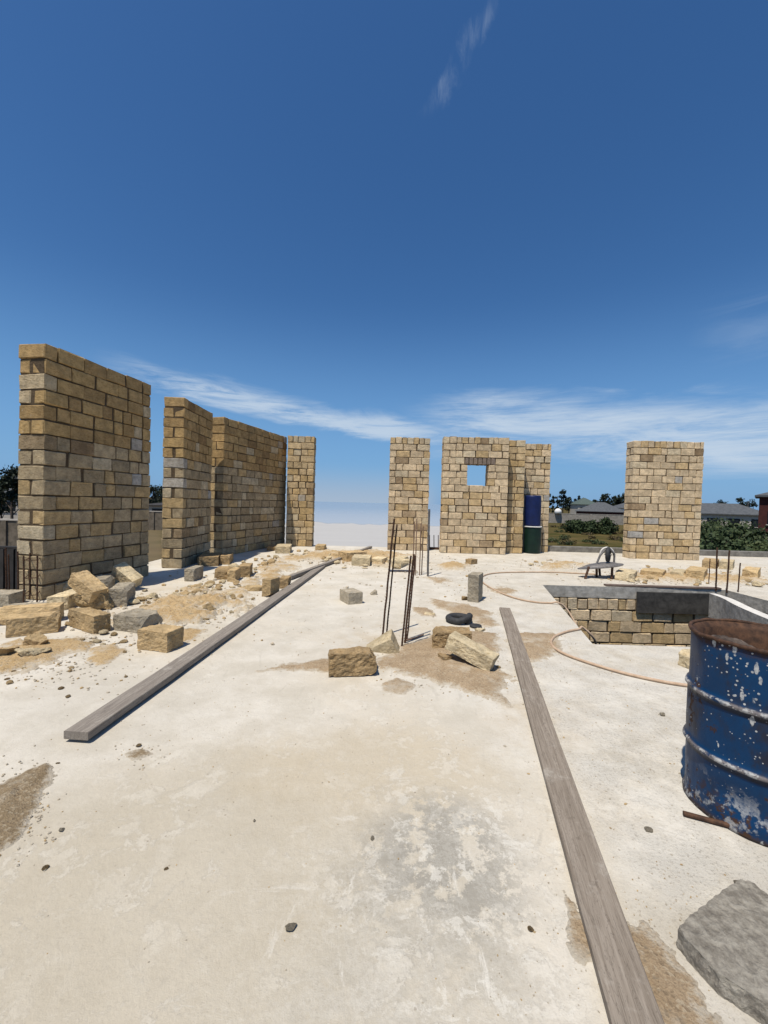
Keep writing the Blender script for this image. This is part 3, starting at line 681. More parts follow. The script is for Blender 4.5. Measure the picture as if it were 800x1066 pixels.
cluster(34, [(345,580),(365,577),(390,585),(330,575),(400,590),(420,594),(350,585),(310,583)], (13, 2.4), (2.5, 7), T3+[M_PALE], 'small limestone chip in the far rubble beyond the plank ends', 'chips in the far rubble')
cluster(40, [(660,600),(680,601),(700,597),(650,603),(745,597),(720,607),(785,607),(760,602),(690,595)], (12, 2), (2.5, 7), T3+[M_PALE], 'small limestone chip in the rubble beyond the stairwell', 'chips beyond the stairwell')
cluster(20, [(575,588),(590,587),(583,590),(560,585),(540,583)], (10, 1.6), (2, 5), T3, 'small limestone chip in front of the barrels and their wall', 'chips in front of the barrels')
cluster(20, [(40,690),(85,660),(60,700),(110,672),(20,705),(120,668),(15,690)], (12, 5), (3, 8), T3+[M_BROWN], 'small brown limestone chip in front of the left heap', 'chips in front of the left heap')
cluster(16, [(430,600),(420,608),(445,645),(395,625),(375,610),(470,600)], (10, 4), (2, 4.5), [M_BROWN, M_GREY, M_PALE], 'small stone chip on the floor around the bars', 'chips around the bars')
cluster(12, [(440,690),(460,695),(480,700),(510,700),(540,670)], (14, 6), (2.5, 5), [M_BROWN, M_TAN], 'small stone chip in the sand patch around the leaning block', 'chips in the middle sand patch')
for (a, b_, wv, lab) in [(303,967,15,'round grey pebble lying alone on the near floor'),(48,904,10,'oval brown pebble below the gravel patch at the left'),(64,865,8,'grey pebble right of the gravel patch at the left'),
    (64,717,9,'brown pebble with another just below it, left of the long plank end'),(70,726,8,'flat pebble just below the brown one, left of the long plank end'),(60,795,5,'tiny dark pebble at the tip of the gravel patch'),
    (144,777,7,'small pebble on the sand crumbs below the long plank end'),(173,905,6,'dark pebble in the middle of the near floor'),(265,855,5,'tiny pebble above the round grey pebble'),(553,968,8,'dark crumb left of the right plank'),
    (675,865,11,'flat grey flake on the floor left of the big drum'),(690,745,8,'small grey pebble left of the drum above its lower hoop'),(770,921,12,'thin dark flake beside the top of the grey mortar slab'),(388,873,7,'dark pebble on the worn grey floor'),
    (15,700,8,'pebble at the left below the flat pale flake'),(131,705,5,'tiny pebble above the long plank end')]:
    chip(a, b_, wv, M_GREY if 'grey' in lab else M_BROWN, lab, 'single pebbles on the near floor')
CHIPS.sort(key=lambda c: -c[0])
for i, (w_, p, sz, kk, mat, fy_, fz_, rz_, label, group) in enumerate(CHIPS):
    if i >= 285: EXTRA.append((p, sz)); continue
    o = bpy.data.objects.new('stone_chip', chip_mesh(kk, mat)); COL.objects.link(o)
    o.scale = (sz, sz*fy_, sz*fz_); o.location = p; o.rotation_euler = (0, 0, rz_); tag(o, label, 'stone chip', group)
# ------------------------------------------------------------------ sand patches
def pip(x, y, poly):
    ins = False; n = len(poly)
    for i in range(n):
        a, b_ = poly[i], poly[(i+1)%n]
        if (a[1] > y) != (b_[1] > y) and x < (b_[0]-a[0])*(y-a[1])/(b_[1]-a[1]) + a[0]: ins = not ins
    return ins
def pdist(x, y, poly):
    best = 1e9; n = len(poly)
    for i in range(n):
        ax, ay = poly[i]; bx, by = poly[(i+1)%n]; dx, dy = bx-ax, by-ay
        t = max(0, min(1, ((x-ax)*dx+(y-ay)*dy)/(dx*dx+dy*dy+1e-9))); best = min(best, math.hypot(x-ax-t*dx, y-ay-t*dy))
    return best
EDGEPTS = []
def sand(poly_px, mat, label, hmax=.025, cell=.025, nz=.10, lump=.012, seed=0, cat='sand patch'):
    poly = [(P(*p).x, P(*p).y) for p in poly_px]; pad = nz*1.2
    x0, x1 = min(p[0] for p in poly)-pad, max(p[0] for p in poly)+pad; y0, y1 = min(p[1] for p in poly)-pad, max(p[1] for p in poly)+pad
    nx, ny = int((x1-x0)/cell)+1, int((y1-y0)/cell)+1; g = {}; gd = {}
    for i in range(nx+1):
        for j in range(ny+1):
            x, y = x0+i*cell, y0+j*cell; d = pdist(x, y, poly); d = d if pip(x, y, poly) else -d
            d += mnoise.fractal(Vector((x*2.6+seed, y*2.6, seed)), 1, 2, 5)*nz*1.25 + mnoise.fractal(Vector((x*15, y*15, seed)), .8, 2, 4)*nz*.5
            h = hmax*(1-math.exp(-max(0,d)*6)) + (.004 if d > 0 else d*.25)
            if d > 0: h += max(0, min(1, d*14))*abs(mnoise.fractal(Vector((x*7, y*7, seed+3)), 1, 2, 4))*lump
            g[i,j] = max(-.012, h); gd[i,j] = d
    bm = bmesh.new(); vs = {}; lay = bm.verts.layers.float.new('thick'); rs = random.Random(seed+50)
    def V(i, j):
        if (i,j) not in vs:
            v = vs[i,j] = bm.verts.new((x0+i*cell, y0+j*cell, g[i,j])); v[lay] = gd[i,j]/max(.04, nz)
            if abs(gd[i,j]) < nz*.6 and rs.random() < min(1, (cell/.025)**2*.22): EDGEPTS.append((Vector((v.co.x+rs.gauss(0,nz*.6), v.co.y+rs.gauss(0,nz*.6), 0)), cell))
        return vs[i,j]
    for i in range(nx):
        for j in range(ny):
            if max(g[i,j], g[i+1,j], g[i,j+1], g[i+1,j+1]) > 0: bm.faces.new((V(i,j), V(i+1,j), V(i+1,j+1), V(i,j+1)))
    if not bm.faces: bm.free(); return
    o = obj('sand', bm, mat, None, True); tag(o, label, cat, kind='stuff'); return o
sand([(385,694),(420,674),(448,662),(470,655),(515,660),(521,690),(528,733),(500,730),(470,716),(445,704),(410,701)], M_SAND, 'grey brown sand spread around the leaning block in the middle', seed=1)
sand([(447,622),(480,628),(513,639),(516,655),(495,649),(470,640),(452,631)], M_SAND, 'sand strip beyond the black rubber coil', seed=2)
sand([(430,632),(446,633),(456,642),(440,641)], M_SAND, 'small sand spot left of the black rubber coil', nz=.06, seed=3)
sand([(531,659),(575,660),(586,667),(572,682),(556,690),(548,708),(540,688)], M_SAND, 'sand patch on the right of the right plank, inside the hose bend', seed=4)
sand([(268,698),(340,684),(395,690),(350,700)], M_SAND, 'thin tongue of sand reaching left from the rough brown block', hmax=.012, nz=.07, seed=5)
sand([(398,711),(413,706),(430,713),(420,722),(402,720)], M_SAND, 'small sand spot in front of the middle sand patch', hmax=.01, nz=.05, cell=.015, seed=6)
sand([(-30,830),(0,815),(48,795),(57,801),(44,835),(22,870),(-30,905)], M_SANDG, 'coarse brown gravel patch at the left edge of the near floor', hmax=.03, nz=.035, cell=.012, lump=.022, seed=7)
sand([(120,640),(160,626),(205,616),(243,626),(238,640),(205,651),(165,653),(130,655)], M_SANDO, 'orange limestone crumbs spread right of the left heap', hmax=.045, nz=.36, lump=.07, seed=8)
sand([(178,655),(205,652),(212,662),(192,669),(175,668)], M_SANDO, 'orange crumbs behind the golden tan block', hmax=.02, nz=.1, seed=9)
sand([(20,668),(70,664),(98,662),(88,678),(58,690),(20,700),(-10,705),(-10,680)], M_SANDO, 'crumbs and sand in front of the long brown block', hmax=.03, nz=.16, lump=.03, seed=10)
sand([(95,676),(118,670),(124,680),(105,690),(92,688)], M_SANDO, 'small spot of crumbs in front of the cracked block', hmax=.02, nz=.08, seed=11)
sand([(215,625),(245,612),(265,600),(290,590),(310,588),(300,596),(270,606),(250,620),(240,632)], M_SANDO, 'crumbs along the floor in front of the long wall', hmax=.03, nz=.3, lump=.04, cell=.04, seed=12)
sand([(270,592),(300,580),(335,574),(390,573),(425,578),(405,590),(360,584),(320,582)], M_SANDO, 'far strip of limestone crumbs behind the plank ends', hmax=.03, nz=.4, lump=.05, cell=.05, seed=13)
sand([(453,588),(475,586),(494,590),(480,594),(458,593)], M_SANDO, 'tan sand spot in front of the wall with the window', hmax=.06, nz=.2, lump=.03, cell=.04, seed=14)
sand([(440,600),(463,602),(472,606),(455,607)], M_SAND, 'sand spot right of the far thin bars', hmax=.015, nz=.12, cell=.03, seed=15)
sand([(505,613),(530,612),(545,616),(520,619)], M_SAND, 'sand spot inside the hose loop edge', hmax=.012, nz=.12, cell=.03, seed=16)
sand([(560,589),(590,586),(612,588),(592,592),(568,592)], M_SANDO, 'rubble crumbs between barrels and wheelbarrow', hmax=.05, nz=.35, lump=.06, cell=.05, seed=17)
sand([(640,603),(662,597),(700,595),(735,598),(800,604),(800,609),(760,606),(715,606),(668,605)], M_SANDO, 'strip of crumbs beyond the stairwell', hmax=.04, nz=.3, lump=.06, cell=.045, seed=18)
sand([(652,968),(690,985),(712,1020),(740,1066),(752,1100),(700,1100),(672,1010)], M_SAND, 'wet brown sand strip between the right plank and the grey mortar slab', hmax=.005, nz=.075, cell=.007, lump=.009, seed=19)
sand([(582,925),(593,925),(606,965),(614,992),(604,992),(592,960)], M_SAND, 'narrow brown sand smear along the left side of the right plank', hmax=.002, nz=.04, cell=.006, lump=.003, seed=20)
sand([(132,785),(150,780),(158,786),(140,791)], M_SANDG, 'tiny crumbs spot below the end of the long plank', hmax=.012, nz=.03, cell=.01, seed=21)

# crumbs nobody could count
bm = bmesh.new(); rg = random.Random(9)
src = rock_mesh(900, .6); sv = [v.co.copy() for v in src.verts]; sf = [[v.index for v in f.verts] for f in src.faces]; src.free()
ico = bmesh.new(); bmesh.ops.create_icosphere(ico, subdivisions=1, radius=.5); iv = [v.co.copy() for v in ico.verts]; jf = [[v.index for v in f.verts] for f in ico.faces]; ico.free()
def crumb(p, s):
    rz = Matrix.Rotation(rg.uniform(0,6.28),3,'Z'); sc = Vector((s, s*rg.uniform(.5,.9), s*rg.uniform(.35,.7)))
    vs = [bm.verts.new(p + rz @ Vector((c.x*sc.x*rg.uniform(.75,1.2), c.y*sc.y*rg.uniform(.75,1.2), c.z*sc.z + sc.z*.3))) for c in iv]
    mi = rg.choice((0,0,1,2))
    for f in jf: bm.faces.new([vs[i] for i in f]).material_index = mi
for cx_, cy_, sx, sy, n, smin, smax in [(170,640,45,13,500,.01,.04),(270,600,40,10,350,.01,.04),(370,582,45,5,420,.012,.05),(460,690,40,16,350,.008,.022),(70,690,45,14,240,.008,.03),(25,840,18,22,260,.006,.018),
    (150,785,20,8,40,.006,.015),(680,600,45,4,420,.012,.05),(580,588,30,3,160,.012,.045),(480,603,40,12,240,.008,.03),(330,780,160,60,110,.004,.011),(600,700,60,40,200,.004,.014),(690,960,60,50,200,.003,.009),(560,960,60,60,130,.003,.008),(390,640,60,25,200,.006,.02),(250,950,150,90,50,.003,.008),(200,720,80,40,110,.005,.013),(770,600,30,5,160,.012,.04),(640,780,70,60,160,.004,.012)]:
    for i in range(n):
        x_, y_ = rg.gauss(cx_, sx), rg.gauss(cy_, sy)
        if y_ < 570: continue
        p = P(x_, y_)
        if p.y > 14.1 or p.x < SX0+.1 or in_hole(p): continue
        crumb(p, rg.uniform(smin, smax)*(1 if rg.random() < .9 else 1.6))
for p, sz in EXTRA: crumb(p, sz)
for p, c_ in EDGEPTS:
    if p.y < 14 and not in_hole(p): crumb(p, rg.uniform(.004, .012)*min(2.2, (c_/.018)))
o = obj('stone_crumbs', bm, [M_SANDO, M_TAN, M_SANDG]); tag(o, 'fine stone crumbs and grit strewn over the whole floor', 'grit', kind='stuff')

# ------------------------------------------------------------------ planks
def plank(p0, p1, W, T, mat, label, name='wood_plank', z=.003, warp=0.0, z1=None, group='wooden planks lying on the floor'):
    d = p1-p0; L = d.length; bm = bmesh.new(); n = 24; rows = []; rp = random.Random(int(L*1000))
    for i in range(n+1):
        y = L*i/n; wz = warp*math.sin(math.pi*i/n) + rp.uniform(-.0015,.0015); wx = rp.uniform(-.002,.002) + .013*math.sin(math.pi*i/n) + .004*math.sin(9.0*i/n); c = .004
        rows.append([bm.verts.new((x+wx, y, zz+wz)) for x, zz in ((-W/2,c),(-W/2+c,0),(W/2-c,0),(W/2,c),(W/2,T-c),(W/2-c,T),(-W/2+c,T),(-W/2,T-c))])
    for a, b_ in zip(rows, rows[1:]):
        for k in range(8): bm.faces.new((a[k], a[(k+1)%8], b_[(k+1)%8], b_[k]))
    bm.faces.new(rows[0][::-1]); bm.faces.new(rows[-1]); bmesh.ops.recalc_face_normals(bm, faces=bm.faces[:])
    o = obj(name, bm, mat); zz1 = z if z1 is None else z1
    o.location = (p0.x, p0.y, z); o.rotation_euler = (math.atan2(zz1-z, L), 0, math.atan2(d.y, d.x)-math.pi/2)
    return tag(o, label, 'plank', group)
# right plank, runs past the camera
far = (P(514.5,634.5)+P(536.5,636))/2; near = (P(634,1066,.03)+P(685,1066,.03))/2; dv = (near-far).normalized()
plank(far+dv*7.0, far, .148, .035, M_WOOD, 'weathered grey grained plank at the right, running from the photo bottom past the rubber coil', z=.004)
n0 = (P(68,770)+P(90,778))/2; f0_ = (P(331,590)+P(339,592))/2
plank(n0, f0_, .155, .05, M_WOOD2, 'long dark grey plank lying diagonally at the left, its near end lifted', z=.022, z1=.004)
plank(P(301,604), P(386,571), .10, .06, M_WOOD2, 'second narrower plank beyond the long left one, in the far rubble', z=.02)
plank(Vector((pl-.55, HOLE_Y1+.08, 0)), Vector((pr+.2, HOLE_Y1+.045, 0)), .12, .03, M_WOODBR, 'thin dark brown plank along the stairwell edge above the black panel', z=.004)

# ------------------------------------------------------------------ reinforcing bars
def rebar_bm(base, top, r):
    bm = bmesh.new(); d = top-base; n = max(4, int(d.length/.06)); pts = [base + d*(i/n) + Vector((mnoise.noise(base*7+Vector((0,0,i*.35)))*.006, mnoise.noise(base*5+Vector((9,0,i*.35)))*.006, 0)) for i in range(n+1)]
    add_tube(bm, pts, r, 7)
    # ribs
    dn = d.normalized(); step = .035; k = 0
    while k*step < d.length-.02:
        p = base + dn*(k*step+.01); add_tube(bm, [p-dn*.002, p+dn*.002], r*1.2, 7); k += 1
    return bm
def rebar(bpx, tpx, r, mat, label, group, dY=0):
    b_ = P(*bpx); t = Q(tpx[0], tpx[1], b_.y+dY); b2 = b_ - (t-b_).normalized()*.03
    return tag(obj('rebar', rebar_bm(b2, t, r), mat), label, 'reinforcing bar', group)
GR = 'upright reinforcing bars in the middle of the floor'
rebar((398.5,661.5),(410.5,540), .011, M_RUST, 'tallest dark rusty bar, leftmost of the front pair leaning right', GR)
rebar((402.7,660),(413.5,546), .009, M_RUST, 'tall rusty bar just right of the tallest bar', GR)
rebar((418.5,673.5),(428.0,578.5), .010, M_RUST, 'shorter front bar nearest the camera, left of its bundle', GR)
rebar((421.5,669.5),(430.8,577), .011, M_RUST, 'shorter front bar in the middle of its bundle', GR)
rebar((424,665.5),(432.5,578.5), .009, M_RUST, 'shorter front bar at the right of its bundle', GR)
GR2 = 'thin far bars in front of the narrow pillar'
for x, xt, yb, yt, lb in [(429.5,432,598,543,'leftmost of the thin dusty bars in front of the narrow pillar'),(432.5,434.2,599,540,'second from left of the thin dusty bars in front of the narrow pillar'),(437,438.5,599,545,'third from left of the thin dusty bars in front of the narrow pillar'),(439.2,441,598.5,548,'rightmost of the thin dusty bars in front of the narrow pillar')]:
    rebar((x,yb),(xt,yt), .011, M_RUSTPALE, lb, GR2)
rebar((445.6,600),(447,530), .022, M_STEEL, 'thick grey steel pole at the right of the thin dusty bars', GR2)
GR3 = 'four short bars standing beyond the stairwell'
for (bx,by),(tx,ty),r,lb in [((738.4,608),(739.5,582),.009,'shortest thin bar at the left of the four beyond the stairwell'),((745.8,614),(747,570),.014,'thickest and tallest bar of the four beyond the stairwell'),((757.3,615.5),(760,573),.014,'leaning thick bar third from left beyond the stairwell'),((768.8,616.5),(771.3,586),.011,'thin bar at the right of the four beyond the stairwell')]:
    rebar((bx,by),(tx,ty), r, M_RUST, lb, GR3)
# cage at nearest wall
cg = empty('rebar_cage', P(31, 630)); tag(cg, 'rusty rebar cage with hoops standing before the end of the nearest left wall', 'rebar cage')
inv = Matrix.Translation(-cg.location)
cps = [P(24.5,630), P(38.5,629.5), P(31,624.5), P(42,624)]
for p in cps:
    b_ = rebar_bm(p-Vector((0,0,.03)), p+Vector((0,0,.66)), .010); bmesh.ops.transform(b_, matrix=inv, verts=b_.verts[:]); obj('rod', b_, M_RUST, cg)
for zt in (.13, .36, .60):
    b_ = bmesh.new(); q = [cps[i]+Vector((0,0,zt+rc.uniform(-.01,.01))) for i in (0,1,3,2,0)]; add_tube(b_, q, .006, 6); bmesh.ops.transform(b_, matrix=inv, verts=b_.verts[:]); obj('hoop', b_, M_RUST, cg)
rebar((7,625),(5.8,570), .012, M_RUST, 'dark bar standing alone at the left photo edge', 'bars at the left floor edge')
rebar((19,626),(18.5,574), .010, M_RUST, 'reddish bar between the lone left bar and the rebar cage', 'bars at the left floor edge')
rebar((10,624),(8.8,577), .009, M_RUST, 'thin bar right beside the lone bar at the left photo edge', 'bars at the left floor edge')
# strip laid in place of the front bars' cast shadow; rod by the drum
bm = bmesh.new(); add_tube(bm, [P(421,668)+Vector((0,0,.012)), P(433,665)+Vector((0,0,.012)), P(441,661.5)+Vector((0,0,.01))], .008, 7)
tag(obj('rebar', bm, M_RUSTPALE), 'thin strip laid as the cast shadow of the front bars at their foot', 'reinforcing bar')
bm = bmesh.new(); add_tube(bm, [P(711.5,849.5)+Vector((0,0,.013)), P(776,867)+Vector((0,0,.013))], .0125, 10)
tag(obj('iron_rod', bm, M_RUST), 'short rusty rod lying on the floor against the foot of the blue drum', 'iron rod')
# small iron frame between pillar and window wall
fr = empty('iron_trestle', P(451.5, 572)); tag(fr, 'small dark iron trestle in the gap between narrow pillar and window wall', 'trestle')
yy = fr.location.y; L_ = lambda x, y: Q(x, y, yy) - fr.location
b_ = bmesh.new(); add_box(b_, L_(451.5,570.8)+Vector((0,0,.0)), (.36,.12,.07)); obj('beam', b_, M_RUST, fr)
for x in (447.5, 452, 456.5):
    b_ = bmesh.new(); q = L_(x, 575); q.z = .0; t = L_(x, 557); add_tube(b_, [q, t], .013, 6); obj('post', b_, M_RUST, fr)

# ------------------------------------------------------------------ hose
h1 = [(622,598.5),(600,597.5),(575,596.5),(545,596.3),(520,597),(506,599),(500.5,603.5),(504,608.5),(518,616.5),(538,624),(558,628),(574,629.3)]
h2 = [(603,656.3),(590,659),(578,664),(574,671),(580,678),(598,686.5),(640,700),(680,709.5),(716,715.5),(760,719)]
hr = .014
pts = [P(*p)+Vector((0,0,hr+.002+0)) + Vector((mnoise.noise(Vector((p[0]*.11,1,0)))*.03, mnoise.noise(Vector((p[0]*.13,5,0)))*.05, 0)) for p in h1]
e = P(583,629.6); e2 = P(609,656)
pts += [e+Vector((-.02,0,.03)), e+Vector((.14,-.05,-.12)), e.lerp(e2,.5)+Vector((.35,0,-.6)), e2+Vector((.16,.05,-.15)), e2+Vector((-.02,0,.03))]
pts += [P(*p)+Vector((0,0,hr+.002)) for p in h2]
bm = bmesh.new(); add_tube(bm, spline(pts, 8), hr, 8)
tag(obj('hose', bm, M_HOSE, None, True), 'thin tan hose looping across the floor, over the stairwell edge and back behind the drum', 'hose')
# rubber coil + disc
c = P(478, 647.5); n = 60; rp_ = []
for i in range(n+1):
    a = R(-60) + i/n*R(395); rr = .125 + .012*(i/n); rp_.append(c + Vector((rr*math.cos(a), rr*math.sin(a), .042 + max(0, (i/n-.8))*.30)))
bm = bmesh.new(); add_tube(bm, rp_, .041, 12)
tag(obj('rubber_coil', bm, M_RUBBER, None, True), 'short piece of thick black rubber hose coiled into a ring on the sand', 'hose coil')
c = P(495.5, 653); bm = bmesh.new(); lathe(bm, [(.0005,.028),(.02,.03),(.05,.034),(.07,.028),(.075,.014),(.07,.002),(.0005,.0)], 24)
o = obj('rubber_disc', bm, M_RUBBER, None, True); o.location = c; tag(o, 'small black rubber disc beside the coiled hose', 'rubber disc')

# ------------------------------------------------------------------ big blue drum
DR, DH = .292, .875
A = P(716, 812); B = P(800, 880)
ang = math.atan2(P(713.5,790).x, P(713.5,790).y) + math.asin(DR/2.86)
dist = 2.86; DC = Vector((math.sin(ang)*dist, math.cos(ang)*dist, 0))
dr = empty('steel_drum', DC, R(20)); tag(dr, 'big battered blue steel drum spattered with white paint at the right edge', 'drum')
prof = []
NZ = 70
def hoop(z):
    s = 0
    for hz in (.30, .585): s += .017*math.exp(-((z-hz)/.0135)**2)
    return s
for i in range(NZ+1):
    z = .012 + (DH-.012)*i/NZ; prof.append((DR + hoop(z), z))
bm = bmesh.new()
rings = lathe(bm, [(.0005,.02),(DR-.02,.02),(DR+.004,.0),(DR+.009,.004),(DR+.006,.014)] + prof[1:] + [(DR-.003, DH), (DR-.034, DH-.03), (DR-.036, DH-.2), (DR-.036, .03), (.0005, .03)], 112)
for f in bm.faces:
    f.material_index = 1 if f.calc_center_median().to_2d().length < DR-.001 and f.calc_center_median().z > .025 else 0
for v in bm.verts:
    r_ = math.hypot(v.co.x, v.co.y)
    if r_ > .2:
        a = math.atan2(v.co.y, v.co.x)
        k = .006*mnoise.noise(Vector((math.cos(a)*2.2, math.sin(a)*2.2, v.co.z*3))) + .003*mnoise.noise(Vector((math.cos(a)*7, math.sin(a)*7, v.co.z*9)))
        # crushed foot and dents
        for da, dz, dd, sa, sz in ((R(190),.14,-.022,.35,.07),(R(140),.68,-.012,.3,.1),(R(245),.45,-.010,.25,.1),(R(215),.05,.014,.4,.05),(R(268),.16,-.016,.2,.06)):
            q = (a-da+math.pi)%(2*math.pi)-math.pi; k += dd*math.exp(-(q/sa)**2-((v.co.z-dz)/sz)**2)
        v.co.x *= (r_+k)/r_; v.co.y *= (r_+k)/r_
obj('body', bm, [M_DRUM, M_RUST], dr, True)
bm = bmesh.new(); n = 112; pr_ = []
for k in range(n+1):
    a = 2*math.pi*k/n; r_ = DR+.004+.006*mnoise.noise(Vector((math.cos(a)*2.2, math.sin(a)*2.2, DH*3)))
    pr_.append(Vector((r_*math.cos(a), r_*math.sin(a), DH+.002+.006*mnoise.noise(Vector((math.cos(a)*4, math.sin(a)*4, 5))))))
add_tube(bm, pr_, .0095, 8, cap=False); obj('rim', bm, M_RUST, dr, True)
# crumpled remains of the cut out lid inside the rim
bm = bmesh.new(); bmesh.ops.create_grid(bm, x_segments=44, y_segments=44, size=.275)
for v in bm.verts:
    v.co.z = .77 + .05*mnoise.fractal(v.co*6, 1, 2, 4)
bmesh.ops.delete(bm, geom=[v for v in bm.verts if math.hypot(v.co.x, v.co.y) > .248], context='VERTS')
obj('contents', bm, M_RUSTDUST, dr)

# ------------------------------------------------------------------ stacked plastic barrels
def barrel(base, r, h, mat, label, name='plastic_barrel', z=0):
    t = empty(name, base + Vector((0,0,z))); tag(t, label, 'barrel', 'plastic barrels stacked by the far wall')
    bm = bmesh.new(); pf = [(.0005,.0),(r*.9,.0),(r*.97,.02)]
    for i in range(1, 20):
        zz = h*i/20; pf.append((r*(.965+.035*math.sin(math.pi*zz/h)) + .008*math.exp(-((zz-h*.33)/.02)**2) + .008*math.exp(-((zz-h*.67)/.02)**2), zz))
    pf += [(r*.93, h-.01), (r*.90, h-.03), (.0005, h-.03)]
    lathe(bm, pf, 40); obj('body', bm, mat, t, True)
    return t
by_ = g0.y + .30; bw = (Q(563,560,by_).x - Q(545,560,by_).x)
bx_ = (Q(545.5,560,by_).x + Q(562.5,560,by_).x)/2; gh = Q(553,547.5,by_).z; bh_ = Q(553,515.5,by_).z - gh
t = barrel(Vector((bx_, by_, .0)), bw/2, gh-.012, M_PLASTIC_GREEN, 'dark green barrel standing on the floor, lower of the two')
bm = bmesh.new(); lathe(bm, [(.0005,.012),(bw/2*1.06,.012),(bw/2*1.07,-.004),(bw/2*1.04,-.02),(bw/2*.98,-.022)][::-1], 40)
lid = obj('lid', bm, M_WHITEP, t, True); lid.location = (0,0,gh-.014)
t = barrel(Vector((bx_-.02, by_, 0)), bw/2*.97, bh_, M_PLASTIC_BLUE, 'dark blue barrel stacked on top of the green barrel', z=gh+.001)

# ------------------------------------------------------------------ overturned wheelbarrow
wb_p = P(624, 601.5); wy = wb_p.y
wb = empty('wheelbarrow', wb_p); tag(wb, 'upturned grey wheelbarrow with its wheel in the air beyond the stairwell', 'wheelbarrow')
def WB(px, py, dy=0): return Q(px, py, wy+dy) - wb_p
# tray: shallow dish seen nearly edge on
bm = bmesh.new(); cL, cR = WB(601.5,592), WB(648.5,586.8); ctr = (cL+cR)/2; u = (cR-cL)/2; nn = 36; rows = []
for rr, zz in ((1.0,.0),(.985,-.012),(.75,.03),(.6,.055),(.0001,.06)):
    rows.append([bm.verts.new(ctr + u*(rr*math.cos(2*math.pi*k/nn)) + Vector((0,.30*rr*math.sin(2*math.pi*k/nn)*(.75+.25*math.cos(2*math.pi*k/nn)), zz - .0))) for k in range(nn)])
for a, b_ in zip(rows, rows[1:]):
    for k in range(nn): bm.faces.new((a[k], a[(k+1)%nn], b_[(k+1)%nn], b_[k]))
obj('tray', bm, M_STEEL, wb, True)
for q in ([(621,588,.0),(625,578.5,.0),(630,572.5,.02)], [(639.5,587.5,0),(640,577,0),(635.5,571.5,.02)]):
    bm = bmesh.new(); add_tube(bm, [WB(*p) for p in q], .022, 8); obj('fork', bm, M_STEEL, wb)
for q in ([(613.5,590,-.15),(609.5,600,-.2)], [(621.5,590,0),(621.5,601.5,.05)], [(638,588,-.1),(637,602.5,-.15)], [(624,588,.28),(625,599,.3)]):
    bm = bmesh.new(); p_ = [WB(*p) for p in q]; p_[-1].z = .0; add_tube(bm, p_, .026, 8); obj('leg', bm, M_RUST, wb)
wc = WB(633.5, 577.3); bm = bmesh.new(); ax = Vector((.82,-.57,0)).normalized(); s1_ = Vector((0,0,1)); s2_ = ax.cross(s1_)
add_tube(bm, [wc + (s1_*math.cos(2*math.pi*k/32)+s2_*math.sin(2*math.pi*k/32))*.125 for k in range(33)], .042, 10, cap=False)
wheel = obj('wheel', bm, M_RUBBER, wb, True)
bm = bmesh.new(); add_tube(bm, [wc-ax*.02, wc+ax*.02], .09, 20); add_tube(bm, [wc-ax*.07, wc+ax*.07], .016, 10); obj('hub', bm, M_STEEL, wheel)
bm = bmesh.new(); arc = [wc + (Vector((0,0,1))*math.sin(a)+Vector((1,0,0))*math.cos(a))*.145 + Vector((0,.05,0)) for a in [R(-10)+R(200)*k/20 for k in range(21)]]
add_tube(bm, arc, .02, 8); obj('guard', bm, M_CONC_PALE, wb, True)

